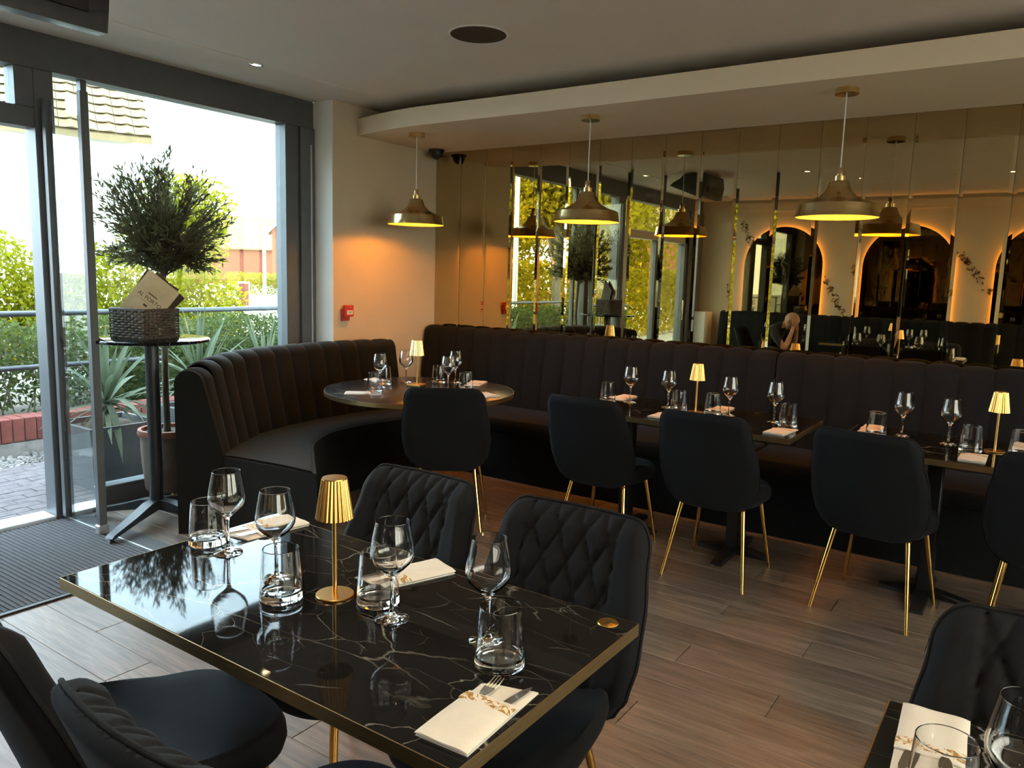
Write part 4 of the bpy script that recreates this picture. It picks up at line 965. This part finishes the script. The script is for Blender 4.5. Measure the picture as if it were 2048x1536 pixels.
# ------------------------------------------------------------------ houses
def house(x, y, ang, w_, d_, eave, ridge, wall_m, label, wins, gable_front=True, brick=False, tiles=False):
    t_ = thing('house', label, 'house', (x, y, -.065), ang)
    # gable faces local -Y ; ridge along Y
    P_ = [(-w_/2, 0), (w_/2, 0), (w_/2, eave), (0, ridge), (-w_/2, eave)]
    MB().addm([(a, -d_/2, z) for a, z in P_]+[(a, d_/2, z) for a, z in P_], [(0, 1, 2, 3, 4), (9, 8, 7, 6, 5)]+[(i, i+5, (i+1) % 5+5, (i+1) % 5) for i in range(5)]).obj('walls', wall_m, t_)
    ov = .35; sl_ = (ridge-eave)/(w_/2)
    for s_ in (-1, 1):
        a0, z0, a1, z1 = 0, ridge+.12, s_*(w_/2+ov), eave-ov*sl_+.12
        rf = MB().addm([(a0, -d_/2-ov, z0), (a1, -d_/2-ov, z1), (a1, d_/2+ov, z1), (a0, d_/2+ov, z0), (a0, -d_/2-ov, z0-.12), (a1, -d_/2-ov, z1-.12), (a1, d_/2+ov, z1-.12), (a0, d_/2+ov, z0-.12)], [(0, 1, 2, 3), (7, 6, 5, 4), (0, 4, 5, 1), (1, 5, 6, 2), (2, 6, 7, 3), (3, 7, 4, 0)]).obj('roof_slope', 'roof_tile', t_)
        if tiles:
            sll = math.hypot(a1-a0, z1-z0); nr = int(sll/.34); nc = int((d_+2*ov)/.33); th = math.atan2(z1-z0, a1-a0)
            tl = MB()
            for i in range(nr):
                for j in range(nc):
                    f_ = (i+.5)/nr; px, pz = a0+(a1-a0)*f_, z0+(z1-z0)*f_; py = -d_/2-ov+(j+.5)*.33
                    c, s2 = math.cos(th), math.sin(th); n = len(tl.v)
                    for (u, h_) in ((-.17, .02), (.17, .055)):
                        for (vy, hh) in ((-.16, 0), (-.05, .035), (.06, .0), (.16, .0)): tl.v.append((px+u*c-(h_+hh)*s2*(1 if c > 0 else -1), py+vy, pz+u*s2+(h_+hh)*abs(c)))
                    for k in range(3): tl.f.append((n+k, n+k+1, n+5+k, n+4+k))
                    tl.f.append((n+4, n+5, n+6, n+7))
            tl.obj('roof_tiles', 'roof_tile', t_)['kind'] = 'stuff'
        MB().addm([(a1, -d_/2-ov-.02, z1-.22), (a0, -d_/2-ov-.02, z0-.22), (a0, -d_/2-ov-.02, z0+.02), (a1, -d_/2-ov-.02, z1+.02), (a1, -d_/2-ov+.03, z1-.22), (a0, -d_/2-ov+.03, z0-.22), (a0, -d_/2-ov+.03, z0+.02), (a1, -d_/2-ov+.03, z1+.02)], [(0, 1, 2, 3), (7, 6, 5, 4), (0, 4, 5, 1), (3, 2, 6, 7), (0, 3, 7, 4), (1, 5, 6, 2)]).obj('bargeboard', 'window_white', t_)
    for (cx, cz, ww, wh) in wins:
        f = MB().box(cx-ww/2-.08, cx+ww/2+.08, -d_/2-.05, -d_/2, cz-wh/2-.08, cz+wh/2+.08).obj('window', 'window_white', t_)
        for k in (-1, 1): MB().box(cx+k*ww/4-ww/4+.03, cx+k*ww/4+ww/4-.03, -d_/2-.056, -d_/2-.04, cz-wh/2, cz+wh/2).obj('pane', 'window_dark', f)
    return t_
# azimuth helper: house front (local -Y) turned to the restaurant
house(-20.13, 7.65, R(156), 7.0, 6.0, 4.25, 7.0, 'house_render', 'white rendered house with tiled roof close across the road at upper left', [(-1.2, 3.3, 1.0, 1.1), (1.2, 3.3, 1.0, 1.1), (-1.2, 1.2, 1.0, 1.1)], tiles=True)
house(-53.6, 45.6, R(50), 5.0, 6.0, 4.8, 7.2, 'house_brick', 'red brick house with pointed roof at the right edge of the window view', [(-1.2, 3.6, .9, 1.1), (1.0, 3.6, .9, 1.1), (-1.2, 1.4, .9, 1.1)])
house(-67, 47.7, R(140), 6.0, 9.0, 3.6, 6.4, 'house_brick', 'wide red brick house with pale tiled roof in the distance', [(-1.5, 2.6, 1.0, 1.0), (1.5, 2.6, 1.0, 1.0)])
house(-25, -39, R(212-180), 8.0, 7.0, 5.0, 8.0, 'house_brick', 'orange lit brick house reflected through the glazed door', [(-2, 3.9, 1.0, 1.2), (1.8, 3.9, 1.0, 1.2), (-2, 1.5, 1.0, 1.2), (1.8, 1.5, 1.0, 1.2)])
def street_post(x, y, h_, r_, label, arm=False):
    t_ = thing('street_post', label, 'post', (x, y, -.065), group='posts along the street')
    MB().lathe([(0, 0), (r_*1.8, 0), (r_*1.8, .5), (r_, .55), (r_*.8, h_), (0, h_)], 14).obj('shaft', 'frame_pale', t_, 30)
    MB().lathe([(0, h_), (r_*1.6, h_), (r_*1.6, h_+.08), (0, h_+.16)], 14).obj('cap', 'frame_pale', t_, 30)
street_post(-23.7, 18.35, 3.3, .06, 'slim pale street post across the road')
street_post(-8.3, -1.6, 6.0, .05, 'tall grey post outside, reflected beside the first pendant')
nb = thing('notice_board', 'small white framed notice board across the road beyond the hedge', 'sign', (-25.0, 18.4, -.065), R(50))
MB().box(-.22, -.18, -.03, .03, 0, 1.05).box(.18, .22, -.03, .03, 0, 1.05).box(-.22, .22, -.03, .03, .98, 1.05).obj('frame', 'window_white', nb)
MB().box(-.18, .18, -.012, .012, .15, .98).obj('board', 'brick_red', nb)
h4 = thing('far_hedge', 'small clipped hedge in front of the distant brick houses', 'hedge', (-37, 30.5, -.065), R(50))
boxcloud(-3.5, 2.5, -.6, .6, 0, 1.25, 3500, .16, 61).obj('foliage', 'leaf_hedge', h4)['kind'] = 'stuff'
